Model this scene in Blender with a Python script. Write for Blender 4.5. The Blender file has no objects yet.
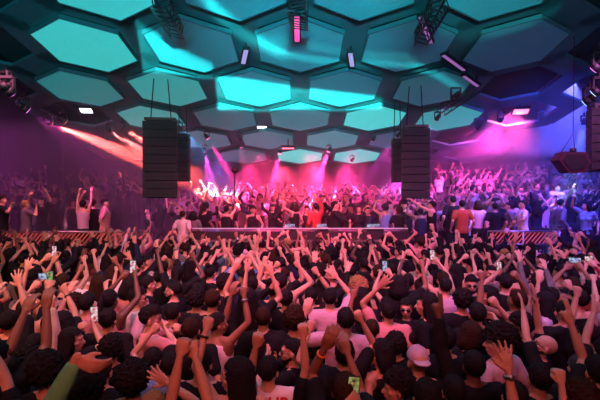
import bpy, math, random
import numpy as np
from mathutils import Vector, Matrix, Euler, noise
R = random.Random(11)
C = bpy.context.scene.collection
F = 25/36*600.0
CAMZ, HOR = 2.90, 192.0
def at(px, py, d, ):
    """point at distance d (metres along y) on the sight line of an image position"""
    return Vector(((px-300)*d/F, d, CAMZ-(py-HOR)*d/F))
# ------------------------------------------------------------------ materials
MATS = {}
def mat(name, col, rough=.6, metal=0., emit=None, es=0., bump=0., bscale=40., spec=.4, var=0.):
    if name in MATS: return MATS[name]
    m = bpy.data.materials.new(name); m.use_nodes = True
    nt = m.node_tree; b = nt.nodes['Principled BSDF']
    b.inputs['Base Color'].default_value = (*col, 1)
    b.inputs['Roughness'].default_value = rough
    b.inputs['Metallic'].default_value = metal
    b.inputs['Specular IOR Level'].default_value = spec
    if emit:
        b.inputs['Emission Color'].default_value = (*emit, 1); b.inputs['Emission Strength'].default_value = es
    if bump or var:
        tc = nt.nodes.new('ShaderNodeTexCoord'); n = nt.nodes.new('ShaderNodeTexNoise')
        n.inputs['Scale'].default_value = bscale; n.inputs['Detail'].default_value = 3
        nt.links.new(tc.outputs['Object'], n.inputs['Vector'])
        if bump:
            bp = nt.nodes.new('ShaderNodeBump'); bp.inputs['Strength'].default_value = bump
            bp.inputs['Distance'].default_value = .02
            nt.links.new(n.outputs['Fac'], bp.inputs['Height']); nt.links.new(bp.outputs['Normal'], b.inputs['Normal'])
        if var:
            mx = nt.nodes.new('ShaderNodeMix'); mx.data_type = 'RGBA'
            mx.inputs[6].default_value = (*[c*(1-var) for c in col], 1); mx.inputs[7].default_value = (*[min(1, c*(1+var)) for c in col], 1)
            nt.links.new(n.outputs['Fac'], mx.inputs[0]); nt.links.new(mx.outputs[2], b.inputs['Base Color'])
    MATS[name] = m; return m
def striped(name, a, b_, scale, vertical=True):
    if name in MATS: return MATS[name]
    m = mat(name, a, .8); nt = m.node_tree; b = nt.nodes['Principled BSDF']
    tc = nt.nodes.new('ShaderNodeTexCoord'); w = nt.nodes.new('ShaderNodeTexWave')
    w.bands_direction = 'X' if vertical else 'Z'; w.inputs['Scale'].default_value = scale; w.inputs['Distortion'].default_value = .6
    cr = nt.nodes.new('ShaderNodeValToRGB'); cr.color_ramp.interpolation = 'CONSTANT'
    cr.color_ramp.elements[0].color = (*a, 1); cr.color_ramp.elements[1].color = (*b_, 1); cr.color_ramp.elements[1].position = .5
    nt.links.new(tc.outputs['Object'], w.inputs['Vector']); nt.links.new(w.outputs['Fac'], cr.inputs[0]); nt.links.new(cr.outputs[0], b.inputs['Base Color'])
    return m
SKIN = {'light': mat('skin_light', (.56, .34, .25), .5, bump=.12, bscale=60, var=.12), 'tan': mat('skin_tan', (.48, .29, .20), .5, bump=.12, bscale=60, var=.12),
        'brown': mat('skin_brown', (.26, .14, .09), .48, bump=.12, bscale=60, var=.12), 'dark': mat('skin_dark', (.12, .065, .045), .45, bump=.12, bscale=60, var=.12)}
HAIRM = {'black': mat('hair_black', (.013, .013, .015), .7, spec=.12, bump=.8, bscale=90, var=.4), 'brown': mat('hair_brown', (.03, .017, .011), .7, spec=.12, bump=.8, bscale=90, var=.4),
         'grey': mat('hair_grey', (.06,.056,.06), .7, spec=.12, bump=.8, bscale=90, var=.4), 'blonde': mat('hair_blonde', (.30, .19, .08), .7, spec=.12, bump=.8, bscale=90, var=.4)}
TOPM = {'black': mat('cloth_black', (.010, .012, .015), .85, spec=.12, bump=.5, bscale=14), 'white': mat('cloth_white', (.70, .66, .66), .85, bump=.5, bscale=14),
        'lilac': mat('cloth_lilac', (.50, .38, .50), .85, bump=.5, bscale=14), 'grey': mat('cloth_grey', (.12, .12, .13), .85, bump=.5, bscale=14),
        'navy': mat('cloth_navy', (.012, .018, .045), .85, spec=.15, bump=.5, bscale=14), 'red': mat('cloth_red', (.35, .03, .03), .85, bump=.5, bscale=14),
        'pink': mat('cloth_pink', (.62, .30, .33), .85, bump=.5, bscale=14), 'mint': mat('cloth_mint', (.13, .60, .26), .8, bump=.6, bscale=14),
        'blue': mat('cloth_blue', (.14, .26, .48), .85, bump=.5, bscale=14), 'cream': mat('cloth_cream', (.55, .45, .35), .85, bump=.5, bscale=14),
        'teal': mat('cloth_teal', (.04, .13, .14), .85, bump=.5, bscale=14), 'orange': mat('cloth_orange', (.32, .08, .03), .85, bump=.5, bscale=14)}
TOPM['striped'] = striped('cloth_striped', (.02, .02, .025), (.55, .5, .5), 9.)
DENIM = mat('cloth_trousers', (.014, .015, .02), .85)
M_EYE = mat('eye_white', (.5, .48, .46), .3); M_BROW = mat('dark_feature', (.01, .008, .008), .6); M_LIP = mat('lip', (.3, .09, .08), .45)
M_BLACKP = mat('black_plastic', (.01, .01, .012), .3); M_BAND = mat('wristband', (.02, .02, .02), .5); M_ORANGE = mat('orange_band', (.7, .15, .03), .5)
M_GOLD = mat('gold', (.75, .5, .15), .25, 1.); M_STEEL = mat('steel', (.35, .36, .38), .35, .9)
M_LENS = mat('dark_lens', (.004, .004, .005), .08, spec=.8)
# ------------------------------------------------------------------ raw mesh pieces (numpy)
class MB:
    def __init__(s): s.v = []; s.f = []; s.n = 0
    def add(s, v, f):
        s.v.append(np.asarray(v, float)); s.f += [tuple(i+s.n for i in q) for q in f]; s.n += len(v)
    def rings(s, rings, seg):
        v = np.concatenate(rings); f = []; k = len(rings)
        for i in range(k-1):
            for j in range(seg):
                a = i*seg+j; b = i*seg+(j+1) % seg; f.append((a, b, b+seg, a+seg))
        f.append(tuple(range(seg))[::-1]); f.append(tuple(range((k-1)*seg, k*seg)))
        s.add(v, f)
    def cap(s, p0, p1, r0, r1, seg=10):
        p0 = np.array(p0, float); p1 = np.array(p1, float); d = p1-p0; L = np.linalg.norm(d) or 1e-6; d = d/L
        a = np.cross(d, (0, 0, 1.)) if abs(d[2]) < .9 else np.cross(d, (1., 0, 0)); a /= np.linalg.norm(a); b = np.cross(d, a)
        t = np.linspace(0, 2*math.pi, seg, endpoint=False); ring = np.outer(np.cos(t), a)+np.outer(np.sin(t), b)
        rs = [p0-d*r0*math.cos(e)+ring*r0*math.sin(e) for e in (.25, .8)]+[p0+ring*r0, p1+ring*r1]+[p1+d*r1*math.cos(e)+ring*r1*math.sin(e) for e in (.8, .25)]
        s.rings(rs, seg)
    def tube(s, p0, p1, r, seg=10):
        p0 = np.array(p0, float); p1 = np.array(p1, float); d = p1-p0; d /= np.linalg.norm(d)
        a = np.cross(d, (0, 0, 1.)) if abs(d[2]) < .9 else np.cross(d, (1., 0, 0)); a /= np.linalg.norm(a); b = np.cross(d, a)
        t = np.linspace(0, 2*math.pi, seg, endpoint=False); ring = np.outer(np.cos(t), a)+np.outer(np.sin(t), b)
        s.rings([p0+ring*r, p1+ring*r], seg)
    def ell(s, c, r, rot=None, seg=14, n=8):
        t = np.linspace(0, 2*math.pi, seg, endpoint=False); rs = []
        M = np.array(rot) if rot is not None else np.eye(3)
        for e in np.linspace(.12, math.pi-.12, n):
            q = np.stack([np.cos(t)*math.sin(e)*r[0], np.sin(t)*math.sin(e)*r[1], np.full(seg, -math.cos(e)*r[2])], 1)
            rs.append(q@M.T+np.array(c, float))
        s.rings(rs, seg)
    def loft(s, lv, seg=20, off=0., sc=1.):
        t = np.linspace(0, 2*math.pi, seg, endpoint=False)
        s.rings([np.stack([np.cos(t)*(rx+off)*sc, np.sin(t)*(ry+off)+y, np.full(seg, z)], 1) for (z, y, rx, ry) in lv], seg)
    def box(s, c, h, rot=None):
        v = np.array([(x, y, z) for x in (-1, 1) for y in (-1, 1) for z in (-1, 1)], float)*np.array(h, float)
        if rot is not None: v = v@np.array(rot).T
        s.add(v+np.array(c, float), [(0, 1, 3, 2), (4, 6, 7, 5), (0, 4, 5, 1), (2, 3, 7, 6), (0, 2, 6, 4), (1, 5, 7, 3)])
    def prism(s, poly, z0, z1):
        n = len(poly); v = [(x, y, z0) for x, y in poly]+[(x, y, z1) for x, y in poly]
        s.add(v, [tuple(range(n))[::-1], tuple(range(n, 2*n))]+[(i, (i+1) % n, n+(i+1) % n, n+i) for i in range(n)])
    def xf(s, M):
        M = np.array(M); s.v = [v@M[:3, :3].T+M[:3, 3] for v in s.v]; return s
    def mesh(s, name, smooth=True):
        me = bpy.data.meshes.new(name); me.from_pydata(np.concatenate(s.v).tolist(), [], s.f); me.update()
        if smooth: me.polygons.foreach_set('use_smooth', [True]*len(me.polygons))
        return me
def obj(name, me, m, parent=None, kind=None, label=None, smooth=True):
    if isinstance(me, MB): me = me.mesh(name, smooth)
    o = bpy.data.objects.new(name, me); C.objects.link(o)
    if m is not None:
        if not me.materials: me.materials.append(m)
        elif me.materials[0] != m:
            o.material_slots[0].link = 'OBJECT'; o.material_slots[0].material = m
    if parent is not None: o.parent = parent
    if kind: o['kind'] = kind
    if label: o['label'] = label
    return o
def tag(o, label, cat, group=None):
    o['label'] = label; o['category'] = cat
    if group: o['group'] = group
    return o
def thing(name, label, cat, loc=(0, 0, 0), rz=0, group=None):
    o = bpy.data.objects.new(name, None); C.objects.link(o); o.location = loc; o.rotation_euler = (0, 0, rz); o.empty_display_size = .2
    return tag(o, label, cat, group)
# ------------------------------------------------------------------ batch voxel union
JOBS = {}
def queue(key, mb, voxel, smooth=2, dec=None): JOBS[key] = (mb, voxel, smooth, dec)
def run_jobs():
    tmp = []
    for k, (mb, vx, sm, dec) in JOBS.items():
        o = bpy.data.objects.new('t', mb.mesh('t')); C.objects.link(o)
        r = o.modifiers.new('r', 'REMESH'); r.mode = 'VOXEL'; r.voxel_size = vx; r.use_smooth_shade = True
        if sm: s = o.modifiers.new('s', 'SMOOTH'); s.factor = .5; s.iterations = sm
        if dec: d = o.modifiers.new('d', 'DECIMATE'); d.ratio = dec
        tmp.append((k, o))
    dg = bpy.context.evaluated_depsgraph_get(); out = {}
    for k, o in tmp:
        me = bpy.data.meshes.new_from_object(o.evaluated_get(dg)); me.materials.clear()
        me.polygons.foreach_set('use_smooth', [True]*len(me.polygons)); out[k] = me
    for k, o in tmp:
        m = o.data; bpy.data.objects.remove(o); bpy.data.meshes.remove(m)
    JOBS.clear(); return out
def wrinkle(me, amp, sc, seed=0):
    n = len(me.vertices); co = np.empty(n*3); me.vertices.foreach_get('co', co); co = co.reshape(-1, 3)
    nr = np.empty(n*3); me.vertices.foreach_get('normal', nr); nr = nr.reshape(-1, 3)
    d = np.array([noise.noise(Vector((c[0]*sc+seed, c[1]*sc, c[2]*sc*.7))) for c in co])
    me.vertices.foreach_set('co', (co+nr*(d*amp)[:, None]).ravel()); me.update()
# ------------------------------------------------------------------ human figure
def unit(v): return v/np.linalg.norm(v)
def rotax(v, ax, a): return np.array(Matrix.Rotation(a, 3, Vector(ax)) @ Vector(v))
def hand(mb, W, u, n, side, pose, k=1., rf=.0098):
    """palm, four fingers and a thumb on the wrist W; u along the hand, n out of the palm, side +1 right"""
    u = unit(u); n = n-u*np.dot(n, u); n = unit(n); s = np.cross(u, n)*side
    kl = .088*k
    mb.ell(W+u*.05*k, (.040*k, .017*k, .054*k), np.stack([s, n, u], 1), 12, 7)
    spread = {'open': .36, 'fist': .02, 'relax': .07, 'point': .03, 'two': .1, 'grip': .08}[pose]
    for i, (o, L) in enumerate(((.031, .082), (.011, .092), (-.010, .086), (-.030, .068))):
        K = W+u*kl+s*o*k-u*abs(o)*.18
        mb.cap(W+u*.02*k+s*o*.6*k, K, .014*k, .0125*k, 8)
        ax = np.cross(u, n)
        if pose == 'fist': c = (1.35, 1.5, 1.1)
        elif pose == 'open': c = (.05+.05*i, .12, .1)
        elif pose == 'relax': c = (.35+.08*i, .45, .35)
        elif pose == 'grip': c = (.75, .8, .6)
        elif pose == 'point': c = (.08, .08, .05) if i == 0 else (1.35, 1.5, 1.1)
        else: c = (.05, .08, .05) if i < 2 else (1.35, 1.5, 1.1)
        d = rotax(u, n, -side*spread*(-1)**0*(1.5-i)*(.5 if pose != 'open' else .55)) if False else unit(u+s*spread*(1.5-i)*.62)
        p = K; a = 0
        for cc, fr in zip(c, (.44, .32, .26)):
            a += cc; dd = unit(rotax(d, ax, a)); q = p+dd*L*k*fr*1.08
            mb.cap(p, q, rf*k*(1.08 if fr > .4 else 1), rf*k*.93, 8); p = q
    T = W+u*.022*k+s*.026*k
    if pose == 'fist' or pose in ('point', 'two'):
        a1 = T+(u*.6+s*.35+n*.5)*.05*k; b1 = a1+(u*.35-s*.8+n*.25)*.038*k
    elif pose == 'open': a1 = T+unit(u*.62+s*.8)*.05*k; b1 = a1+unit(u*.85+s*.5)*.036*k
    else: a1 = T+unit(u*.7+s*.5+n*.45)*.048*k; b1 = a1+unit(u*.9+s*.1+n*.4)*.034*k
    mb.cap(T, a1, .015*k, .0125*k, 8); mb.cap(a1, b1, .0125*k, .0105*k, 8)
def ik(S, T, L1, L2, pole):
    d = T-S; D = np.linalg.norm(d); mx = L1+L2-.004
    if D > mx: T = S+d/D*mx; D = mx
    if D < .12: T = S+d/D*.12; D = .12
    d = unit(T-S); a = (L1*L1-L2*L2+D*D)/(2*D); h = math.sqrt(max(0, L1*L1-a*a))
    p = pole-d*np.dot(pole, d); p = unit(p)
    return S+d*a+p*h, T
TORSO = [(.80, -.01, .10, .09), (.86, -.01, .155, .115), (.95, -.01, .165, .122), (1.06, 0, .142, .105), (1.18, .005, .15, .108), (1.30, .008, .172, .12), (1.38, .0, .168, .112), (1.44, -.01, .135, .09), (1.48, -.01, .08, .07), (1.505, -.005, .055, .055)]
HP = np.array((0, 0, 1.53))
def head_matrix(hy=0, hp=0, hr=0):
    return Matrix.Translation(Vector((0, 0, 1.53))) @ Euler((hp, hr, hy)).to_matrix().to_4x4() @ Matrix.Translation(Vector((0, 0, -1.53)))
def build_figure(key, arms, fem=False, sleeve='short', hy=0, hp=0, hr=0, voxel=.009, dec=None, bare=False):
    """queues body + top, returns joint info.  arms: {side: (target|None, pole, pose)} in the figure's own space"""
    wsc = .88 if fem else 1.; b = MB(); t = MB(); info = {}
    b.loft(TORSO, 20, 0, wsc)
    b.cap((0, -.012, 1.44), (0, .008, 1.57), .056*wsc, .052*wsc, 14)
    if fem:
        for sx in (-1, 1): b.ell((.068*sx, .10, 1.27), (.06, .055, .06)); t.ell((.068*sx, .105, 1.27), (.065, .058, .065))
    for sx in (-1, 1):
        b.cap((.092*sx*wsc, 0, .88), (.105*sx, .015, .49), .088, .056); b.cap((.105*sx, .015, .49), (.105*sx, -.015, .09), .056, .036)
        b.ell((.105*sx, -.012, .36), (.05, .05, .10)); b.cap((.105*sx, -.03, .045), (.115*sx, .13, .03), .034, .026)
    h = MB()
    h.ell((0, -.012, 1.655), (.076, .096, .088), None, 20, 12); h.ell((0, .022, 1.60), (.063, .072, .082), None, 20, 12)
    h.ell((0, .050, 1.548), (.040, .038, .032)); h.cap((0, .092, 1.635), (0, .112, 1.600), .009, .014, 8); h.cap((-.008, .10, 1.598), (.008, .10, 1.598), .012, .012, 8)
    h.cap((-.036, .082, 1.650), (.036, .082, 1.650), .012, .012, 8); h.cap((-.018, .089, 1.567), (.018, .089, 1.567), .010, .010, 8)
    for sx in (-1, 1): h.ell((.078*sx, -.002, 1.612), (.012, .02, .032)); h.ell((.042*sx, .062, 1.605), (.024, .02, .02))
    h.xf(head_matrix(hy, hp, hr)); b.v += h.v; b.f += [tuple(i+b.n for i in q) for q in h.f]; b.n += h.n
    t.loft([(z, y, rx, ry) for z, y, rx, ry in TORSO[1:8]], 20, .016 if not fem else .010, wsc)
    if sleeve != 'tank': t.loft([(1.40, -.008, .15, .105), (1.455, -.012, .115, .088), (1.485, -.012, .078, .074)], 18, .01, wsc)
    for side in ('R', 'L'):
        sx = 1 if side == 'R' else -1
        tgt, pole, pose, hu = (tuple(arms.get(side, (None, None, 'relax')))+(None,))[:4]
        if tgt is None: tgt = (.27*sx, .10, .92); pole = (sx*.4, -1, 0)
        tgt = np.array(tgt, float); up = max(0, min(1, (tgt[2]-1.3)/.5))
        S = np.array((sx*(.188*wsc-.02*up), -.005, 1.425+.045*up)); L1, L2 = .285*(.95 if fem else 1), (.255+.075)*(.95 if fem else 1)
        if pole is None: pole = (sx*1., .25, -.55)
        E, T = ik(S, tgt, L1, L2, np.array(pole, float)); fd = unit(T-E); W = E+fd*(.25*(.95 if fem else 1))
        k = .9 if fem else 1.
        b.cap((sx*.05, -.01, 1.47), S+(0, 0, .0), .045, .052*k); b.cap((sx*.12*wsc, 0, 1.36), S, .075*wsc, .058*k)
        b.cap(S, S+(E-S)*.45, .050*k, .044*k); b.cap(S+(E-S)*.45, E, .044*k, .035*k); b.cap(E, E+(W-E)*.35, .036*k, .038*k); b.cap(E+(W-E)*.35, W, .038*k, .024*k)
        b.cap(W, W+fd*.03, .024*k, .023*k)
        n = np.array((0, 1., 0)) if abs(fd[1]) < .85 else np.array((0, 0, -1.))
        if tgt[2] < 1.2: n = np.array((-sx, .2, 0.))
        if hu is not None: fd = unit(np.array(hu, float)); n = np.array((0, 1., 0)) if abs(fd[1]) < .8 else np.array((0, 0, -1.))
        hand(b, W+fd*.012, fd, n, sx, pose, 1.05*k, .0098 if voxel < .0105 else .0118)
        u2 = fd; n2 = unit(n-u2*np.dot(n, u2))
        info[side] = dict(S=S, E=E, W=W, H=W+fd*.10+n2*.02, u=u2, n=n2, k=k)
        if sleeve != 'tank': t.cap((sx*.06, -.01, 1.455), S, .056, .066*k); t.cap((sx*.055, -.035, 1.44), (sx*.11, -.03, 1.42), .062, .062)
        if sleeve == 'short':
            t.cap((sx*.11*wsc, 0, 1.37), S, .092*wsc, .074*k); t.cap(S, S+(E-S)*.62, .072*k, .066*k)
        elif sleeve == 'long':
            t.cap((sx*.11*wsc, 0, 1.37), S, .092*wsc, .076*k); t.cap(S, E, .074*k, .06*k); t.cap(E, E+(W-E)*.88, .06*k, .044*k)
        elif sleeve == 'tank':
            t.cap((sx*.075, -.045, 1.40), (sx*.085, -.0, 1.49), .026, .03)
            t.cap((sx*.075, .055, 1.36), (sx*.085, .0, 1.49), .026, .03)
        t.v[-1:] = t.v[-1:]
    queue(('b', key), b, voxel, 1, dec); queue(('t', key), t, max(voxel, .011)*1.1, 3, dec)
    return info
# trousers shared by everybody
tr = MB(); tr.loft([(.80, -.01, .12, .10), (.86, -.01, .168, .128), (.95, -.01, .178, .134), (1.0, -.01, .168, .128)], 20)
for sx in (-1, 1): tr.cap((.094*sx, 0, .88), (.107*sx, .015, .49), .10, .072); tr.cap((.107*sx, .015, .49), (.107*sx, -.012, .12), .072, .058)
queue('trousers', tr, .02, 3, .6)
tr = MB()
for sx in (-1, 1): tr.cap((.105*sx, -.04, .052), (.115*sx, .14, .045), .052, .044)
queue('shoes', tr, .014, 2, .6)
# ------------------------------------------------------------------ hair, in the head's frame (head centre 0,0,1.64)
def hair_mesh(style, seed=0):
    import bmesh
    bm = bmesh.new(); bmesh.ops.create_icosphere(bm, subdivisions=5 if style in ('curly', 'afro') else 4, radius=1)
    rr = random.Random(seed)
    for v in bm.verts:
        c = v.co.copy(); n = c.normalized(); ang = n
        if style == 'short': r = (.084, .104, .099); off = (0, -.014, 1.660); nz = .012; s = 7
        elif style == 'buzz': r = (.081, .101, .093); off = (0, -.014, 1.656); nz = .002; s = 9
        elif style == 'quiff': r = (.086, .107, .104); off = (0, -.01, 1.665); nz = .015; s = 6
        elif style == 'curly': r = (.102, .118, .115); off = (0, -.018, 1.672); nz = .030; s = 5.5
        elif style == 'afro': r = (.120, .132, .128); off = (0, -.02, 1.68); nz = .035; s = 6
        elif style == 'bob': r = (.100, .118, .112); off = (0, -.018, 1.655); nz = .010; s = 6
        elif style == 'long': r = (.098, .114, .110); off = (0, -.018, 1.655); nz = .010; s = 6
        elif style in ('bun', 'pony'): r = (.084, .104, .100); off = (0, -.014, 1.658); nz = .005; s = 7
        q = noise.noise(n*s+Vector((seed*3.1, 0, 0)))
        if style in ('curly', 'afro'): q = q*.7+.7*abs(noise.noise(n*s*2.3+Vector((seed, 5, 0))))
        p = Vector((n.x*r[0], n.y*r[1], n.z*r[2]))*(1+q*nz/.1*.9)
        if style == 'quiff' and n.z > .2 and n.y > 0: p.z += .035*n.y*n.z; p.y += .01
        if style in ('long', 'bob') and n.z < .15:
            L = .30 if style == 'long' else .075
            k = min(1, (.15-n.z)/1.0); back = max(0, .45-n.y)
            if n.y < .45:
                p.z -= L*k*(1+.15*q); p.x = n.x*r[0]*(1.02+.35*k)/max(.25, math.sqrt(max(.06, 1-n.z*n.z)))*min(1, math.sqrt(max(.06, 1-n.z*n.z))*1.6) if False else p.x*(1+.9*k)
                p.y = min(p.y*(1+.2*k), .02) if n.z < -.2 else p.y
        v.co = p+Vector(off)
    # open the face
    kill = []
    for f in bm.faces:
        c = f.calc_center_median(); 
        yy, zz, xx = c.y, c.z-1.64, abs(c.x)
        hairline = .052 if style not in ('afro', 'curly') else .045
        if style in ('long', 'bob'):
            if yy > .025 and zz < hairline and xx < .075+.0*zz: kill.append(f)
            elif yy > .05 and zz < hairline-.01: kill.append(f)
        else:
            low = -.045 if style in ('short', 'quiff', 'curly', 'bun', 'pony') else (-.03 if style == 'buzz' else -.07)
            if yy > -.005 and zz < hairline-(.085-yy)*.35*(yy < .06): kill.append(f)
            elif zz < low-.02*(yy < -.04): kill.append(f)
    bmesh.ops.delete(bm, geom=kill, context='FACES')
    if style == 'bun':
        bmesh.ops.create_icosphere(bm, subdivisions=3, radius=.042, matrix=Matrix.Translation((0, -.075, 1.755)))
    if style == 'pony':
        g = bmesh.ops.create_icosphere(bm, subdivisions=3, radius=1, matrix=Matrix.Translation((0, -.15, 1.60)) @ Matrix.Rotation(-.25, 4, 'X') @ Matrix.Diagonal((.034, .034, .14, 1)))
    me = bpy.data.meshes.new('hair_'+style); bm.to_mesh(me); bm.free()
    me.polygons.foreach_set('use_smooth', [True]*len(me.polygons)); return me
HAIR = {}
for st in ('short', 'buzz', 'quiff', 'curly', 'afro', 'bob', 'long', 'bun', 'pony'):
    for sd in range(2): HAIR[st, sd] = hair_mesh(st, sd)
def cap_mesh():
    mb = MB(); lv = []
    for e in np.linspace(0, math.pi/2-.08, 8): lv.append((1.672+.092*math.sin(e), -.012, .088*math.cos(e), .108*math.cos(e)))
    mb.loft(lv, 24); m2 = MB(); m2.loft([(1.670, .0, .089, .112), (1.676, .0, .089, .112)], 24); mb.add(np.concatenate(m2.v), m2.f)
    mb.ell((0, .115, 1.672), (.068, .075, .008)); mb.ell((0, -.012, 1.765), (.012, .012, .008))
    return mb.mesh('cap')
def glasses_mesh():
    mb = MB()
    for sx in (-1, 1): mb.ell((sx*.033, .098, 1.625), (.029, .007, .019)); mb.cap((sx*.062, .09, 1.632), (sx*.079, -.0, 1.628), .0035, .0035, 6)
    mb.cap((-.012, .106, 1.632), (.012, .106, 1.632), .004, .004, 6); return mb.mesh('sunglasses')
CAP = cap_mesh(); GLS = glasses_mesh()
def simple(fn, name): mb = MB(); fn(mb); return mb.mesh(name)
EYEM = simple(lambda m: m.ell((0, 0, 0), (.012, .005, .0052)), 'eye'); PUPM = simple(lambda m: m.ell((0, .004, 0), (.0065, .004, .0062)), 'pupil')
BROWM = simple(lambda m: m.cap((-.016, 0, 0), (.016, 0, .002), .0042, .0035, 6), 'eyebrow')
MOUTHM = simple(lambda m: m.ell((0, 0, 0), (.023, .007, .009)), 'mouth')
BEARDM = simple(lambda m: (m.ell((0, .046, 1.545), (.050, .048, .036)), m.cap((-.066, .01, 1.585), (-.035, .06, 1.545), .013, .016), m.cap((.066, .01, 1.585), (.035, .06, 1.545), .013, .016)), 'beard')
def band_mesh(r, h):
    mb = MB(); t = np.linspace(0, 2*math.pi, 16, endpoint=False); c = np.stack([np.cos(t), np.sin(t), 0*t], 1)
    mb.rings([c*r+np.array((0, 0, -h)), c*(r+.004)+np.array((0, 0, -h*.5)), c*(r+.004)+np.array((0, 0, h*.5)), c*r+np.array((0, 0, h))], 16); return mb.mesh('wristband')
BANDM = band_mesh(.031, .008); 
def watch_mesh():
    mb = MB(); t = np.linspace(0, 2*math.pi, 16, endpoint=False); c = np.stack([np.cos(t), np.sin(t), 0*t], 1)
    mb.rings([c*.034+np.array((0, 0, -.011)), c*.038, c*.034+np.array((0, 0, .011))], 16); mb.ell((0, -.038, 0), (.019, .008, .019)); return mb.mesh('watch')
WATCHM = watch_mesh()
MESH = {}
def dress(root, key, skin, hair, haircol, top, hm, face=False, beard=False, glasses=None, cap=None, seed=0, topname='shirt'):
    """adds body and worn parts under root"""
    bo = obj('body', MESH['b', key], SKIN[skin], root); to = obj(topname, MESH['t', key], TOPM[top], root)
    obj('trousers', MESH['trousers'], DENIM, root); obj('shoes', MESH['shoes'], M_BLACKP, root)
    if hair: 
        h = obj('hair', HAIR[hair, seed % 2], HAIRM[haircol], root); h.matrix_local = hm
    if cap: c = obj('cap', CAP, TOPM[cap[0]], root); c.matrix_local = hm @ Matrix.Rotation(cap[1], 4, 'Z')
    if glasses: g = obj('sunglasses', GLS, M_LENS, root); g.matrix_local = hm @ (Matrix.Translation((0, -.0, .075)) if glasses == 'up' else Matrix.Identity(4))
    if beard: o = obj('beard', BEARDM, HAIRM['black'], root); o.matrix_local = hm
    if face:
        for sx in (-1, 1):
            if not glasses or glasses == 'up':
                e = obj('eye', EYEM, M_EYE, root); e.matrix_local = hm @ Matrix.Translation((sx*.031, .088, 1.628)); p = obj('pupil', PUPM, M_BROW, e)
            e = obj('eyebrow', BROWM, M_BROW, root); e.matrix_local = hm @ Matrix.Translation((sx*.033, .095, 1.652))
        e = obj('mouth', MOUTHM, M_LIP, root); e.matrix_local = hm @ Matrix.Translation((0, .095, 1.567))
    return bo
def wrist_item(root, me, m, inf, side, name, t=.035):
    q = inf[side]; o = obj(name, me, m, root)
    z = Vector(q['u']); x = z.orthogonal().normalized(); y = z.cross(x)
    back = -Vector(q['n']); x = back.cross(z)*-1; x.normalize(); y = z.cross(x)
    M = Matrix((x, y, z)).transposed().to_4x4(); M.translation = Vector(q['W'])-z*t; o.matrix_local = M; return o
PHONEB = simple(lambda m: m.box((0, 0, 0), (.038, .005, .078)), 'phone'); PHONES = simple(lambda m: m.box((0, -.0055, 0), (.034, .0008, .072)), 'screen')
PHONES2 = simple(lambda m: m.box((0, -.0055, 0), (.034, .0008, .072)), 'screen'); LENSM = simple(lambda m: m.ell((0.018, .006, .055), (.008, .004, .016)), 'camera_lens')
def screen_mat(name, a, b, s):
    m = mat(name, (.02, .02, .02), .2); nt = m.node_tree; bs = nt.nodes['Principled BSDF']
    tc = nt.nodes.new('ShaderNodeTexCoord'); n = nt.nodes.new('ShaderNodeTexNoise'); n.inputs['Scale'].default_value = 28
    cr = nt.nodes.new('ShaderNodeValToRGB'); cr.color_ramp.elements[0].position = .38; cr.color_ramp.elements[1].position = .6
    cr.color_ramp.elements[0].color = (*b, 1); cr.color_ramp.elements[1].color = (*a, 1)
    nt.links.new(tc.outputs['Object'], n.inputs['Vector']); nt.links.new(n.outputs['Fac'], cr.inputs[0]); nt.links.new(cr.outputs[0], bs.inputs['Emission Color']); bs.inputs['Emission Strength'].default_value = s
    return m
SCR = {'white': screen_mat('screen_pale', (1, .85, .9), (.5, .05, .1), .8), 'green': screen_mat('screen_green', (.5, .9, .3), (.02, .06, .03), .45), 'yellow': screen_mat('screen_yellow', (1, .9, .3), (.05, .1, .02), .3), 'blue': screen_mat('screen_blue', (.5, .8, 1), (.2, .05, .3), .7)}
def phone(pos, scr, label, rz=0, tilt=-.15, roll=0, group=None, s=1):
    r = thing('phone', label, 'phone', pos, 0, group); r.rotation_euler = Euler((tilt, roll, rz)); r.scale = (s, s, s)
    obj('phone_case', PHONEB, M_BLACKP, r, smooth=False)
    if scr: obj('screen', PHONES, SCR[scr], r, label='lit phone screen')
    obj('camera_lens', LENSM, M_LENS, r); return r
# ================================================================== the room
M_WALL = mat('wall_dark', (.035, .035, .045), .8, bump=.3, bscale=6, var=.3)
M_FLOOR = mat('floor_dark', (.03, .03, .035), .45, bump=.1, bscale=8)
M_CEIL = mat('ceiling_dark', (.03, .045, .05), .85)
M_LAT = mat('lattice_paint', (.05, .15, .17), .7)
M_TRUSS = mat('truss_black', (.02, .022, .025), .5, .3)
M_SPK = mat('speaker_black', (.009, .016, .018), .6, bump=.3, bscale=120)
M_GRILLE = striped('speaker_grille', (.006, .007, .009), (.022, .026, .03), 30., False)
M_STAGE = mat('stage_black', (.02, .02, .024), .5)
def slab(name, c, h, m, kind='structure', label=None, parent=None):
    mb = MB(); mb.box(c, h); return obj(name, mb, m, parent, kind, label, smooth=False)
slab('floor', (0, 12, -.1), (16.3, 17, .1), M_FLOOR)
slab('ceiling', (0, 12, 9.1), (16.3, 17, .1), M_CEIL)
slab('wall_left', (-16.1, 12, 4.5), (.1, 17, 4.5), M_WALL); slab('wall_right', (16.1, 12, 4.5), (.1, 17, 4.5), M_WALL)
slab('wall_back', (0, 28.1, 4.5), (16, .1, 4.5), M_WALL); slab('wall_front', (0, -4.1, 4.5), (16, .1, 4.5), M_WALL)
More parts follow.
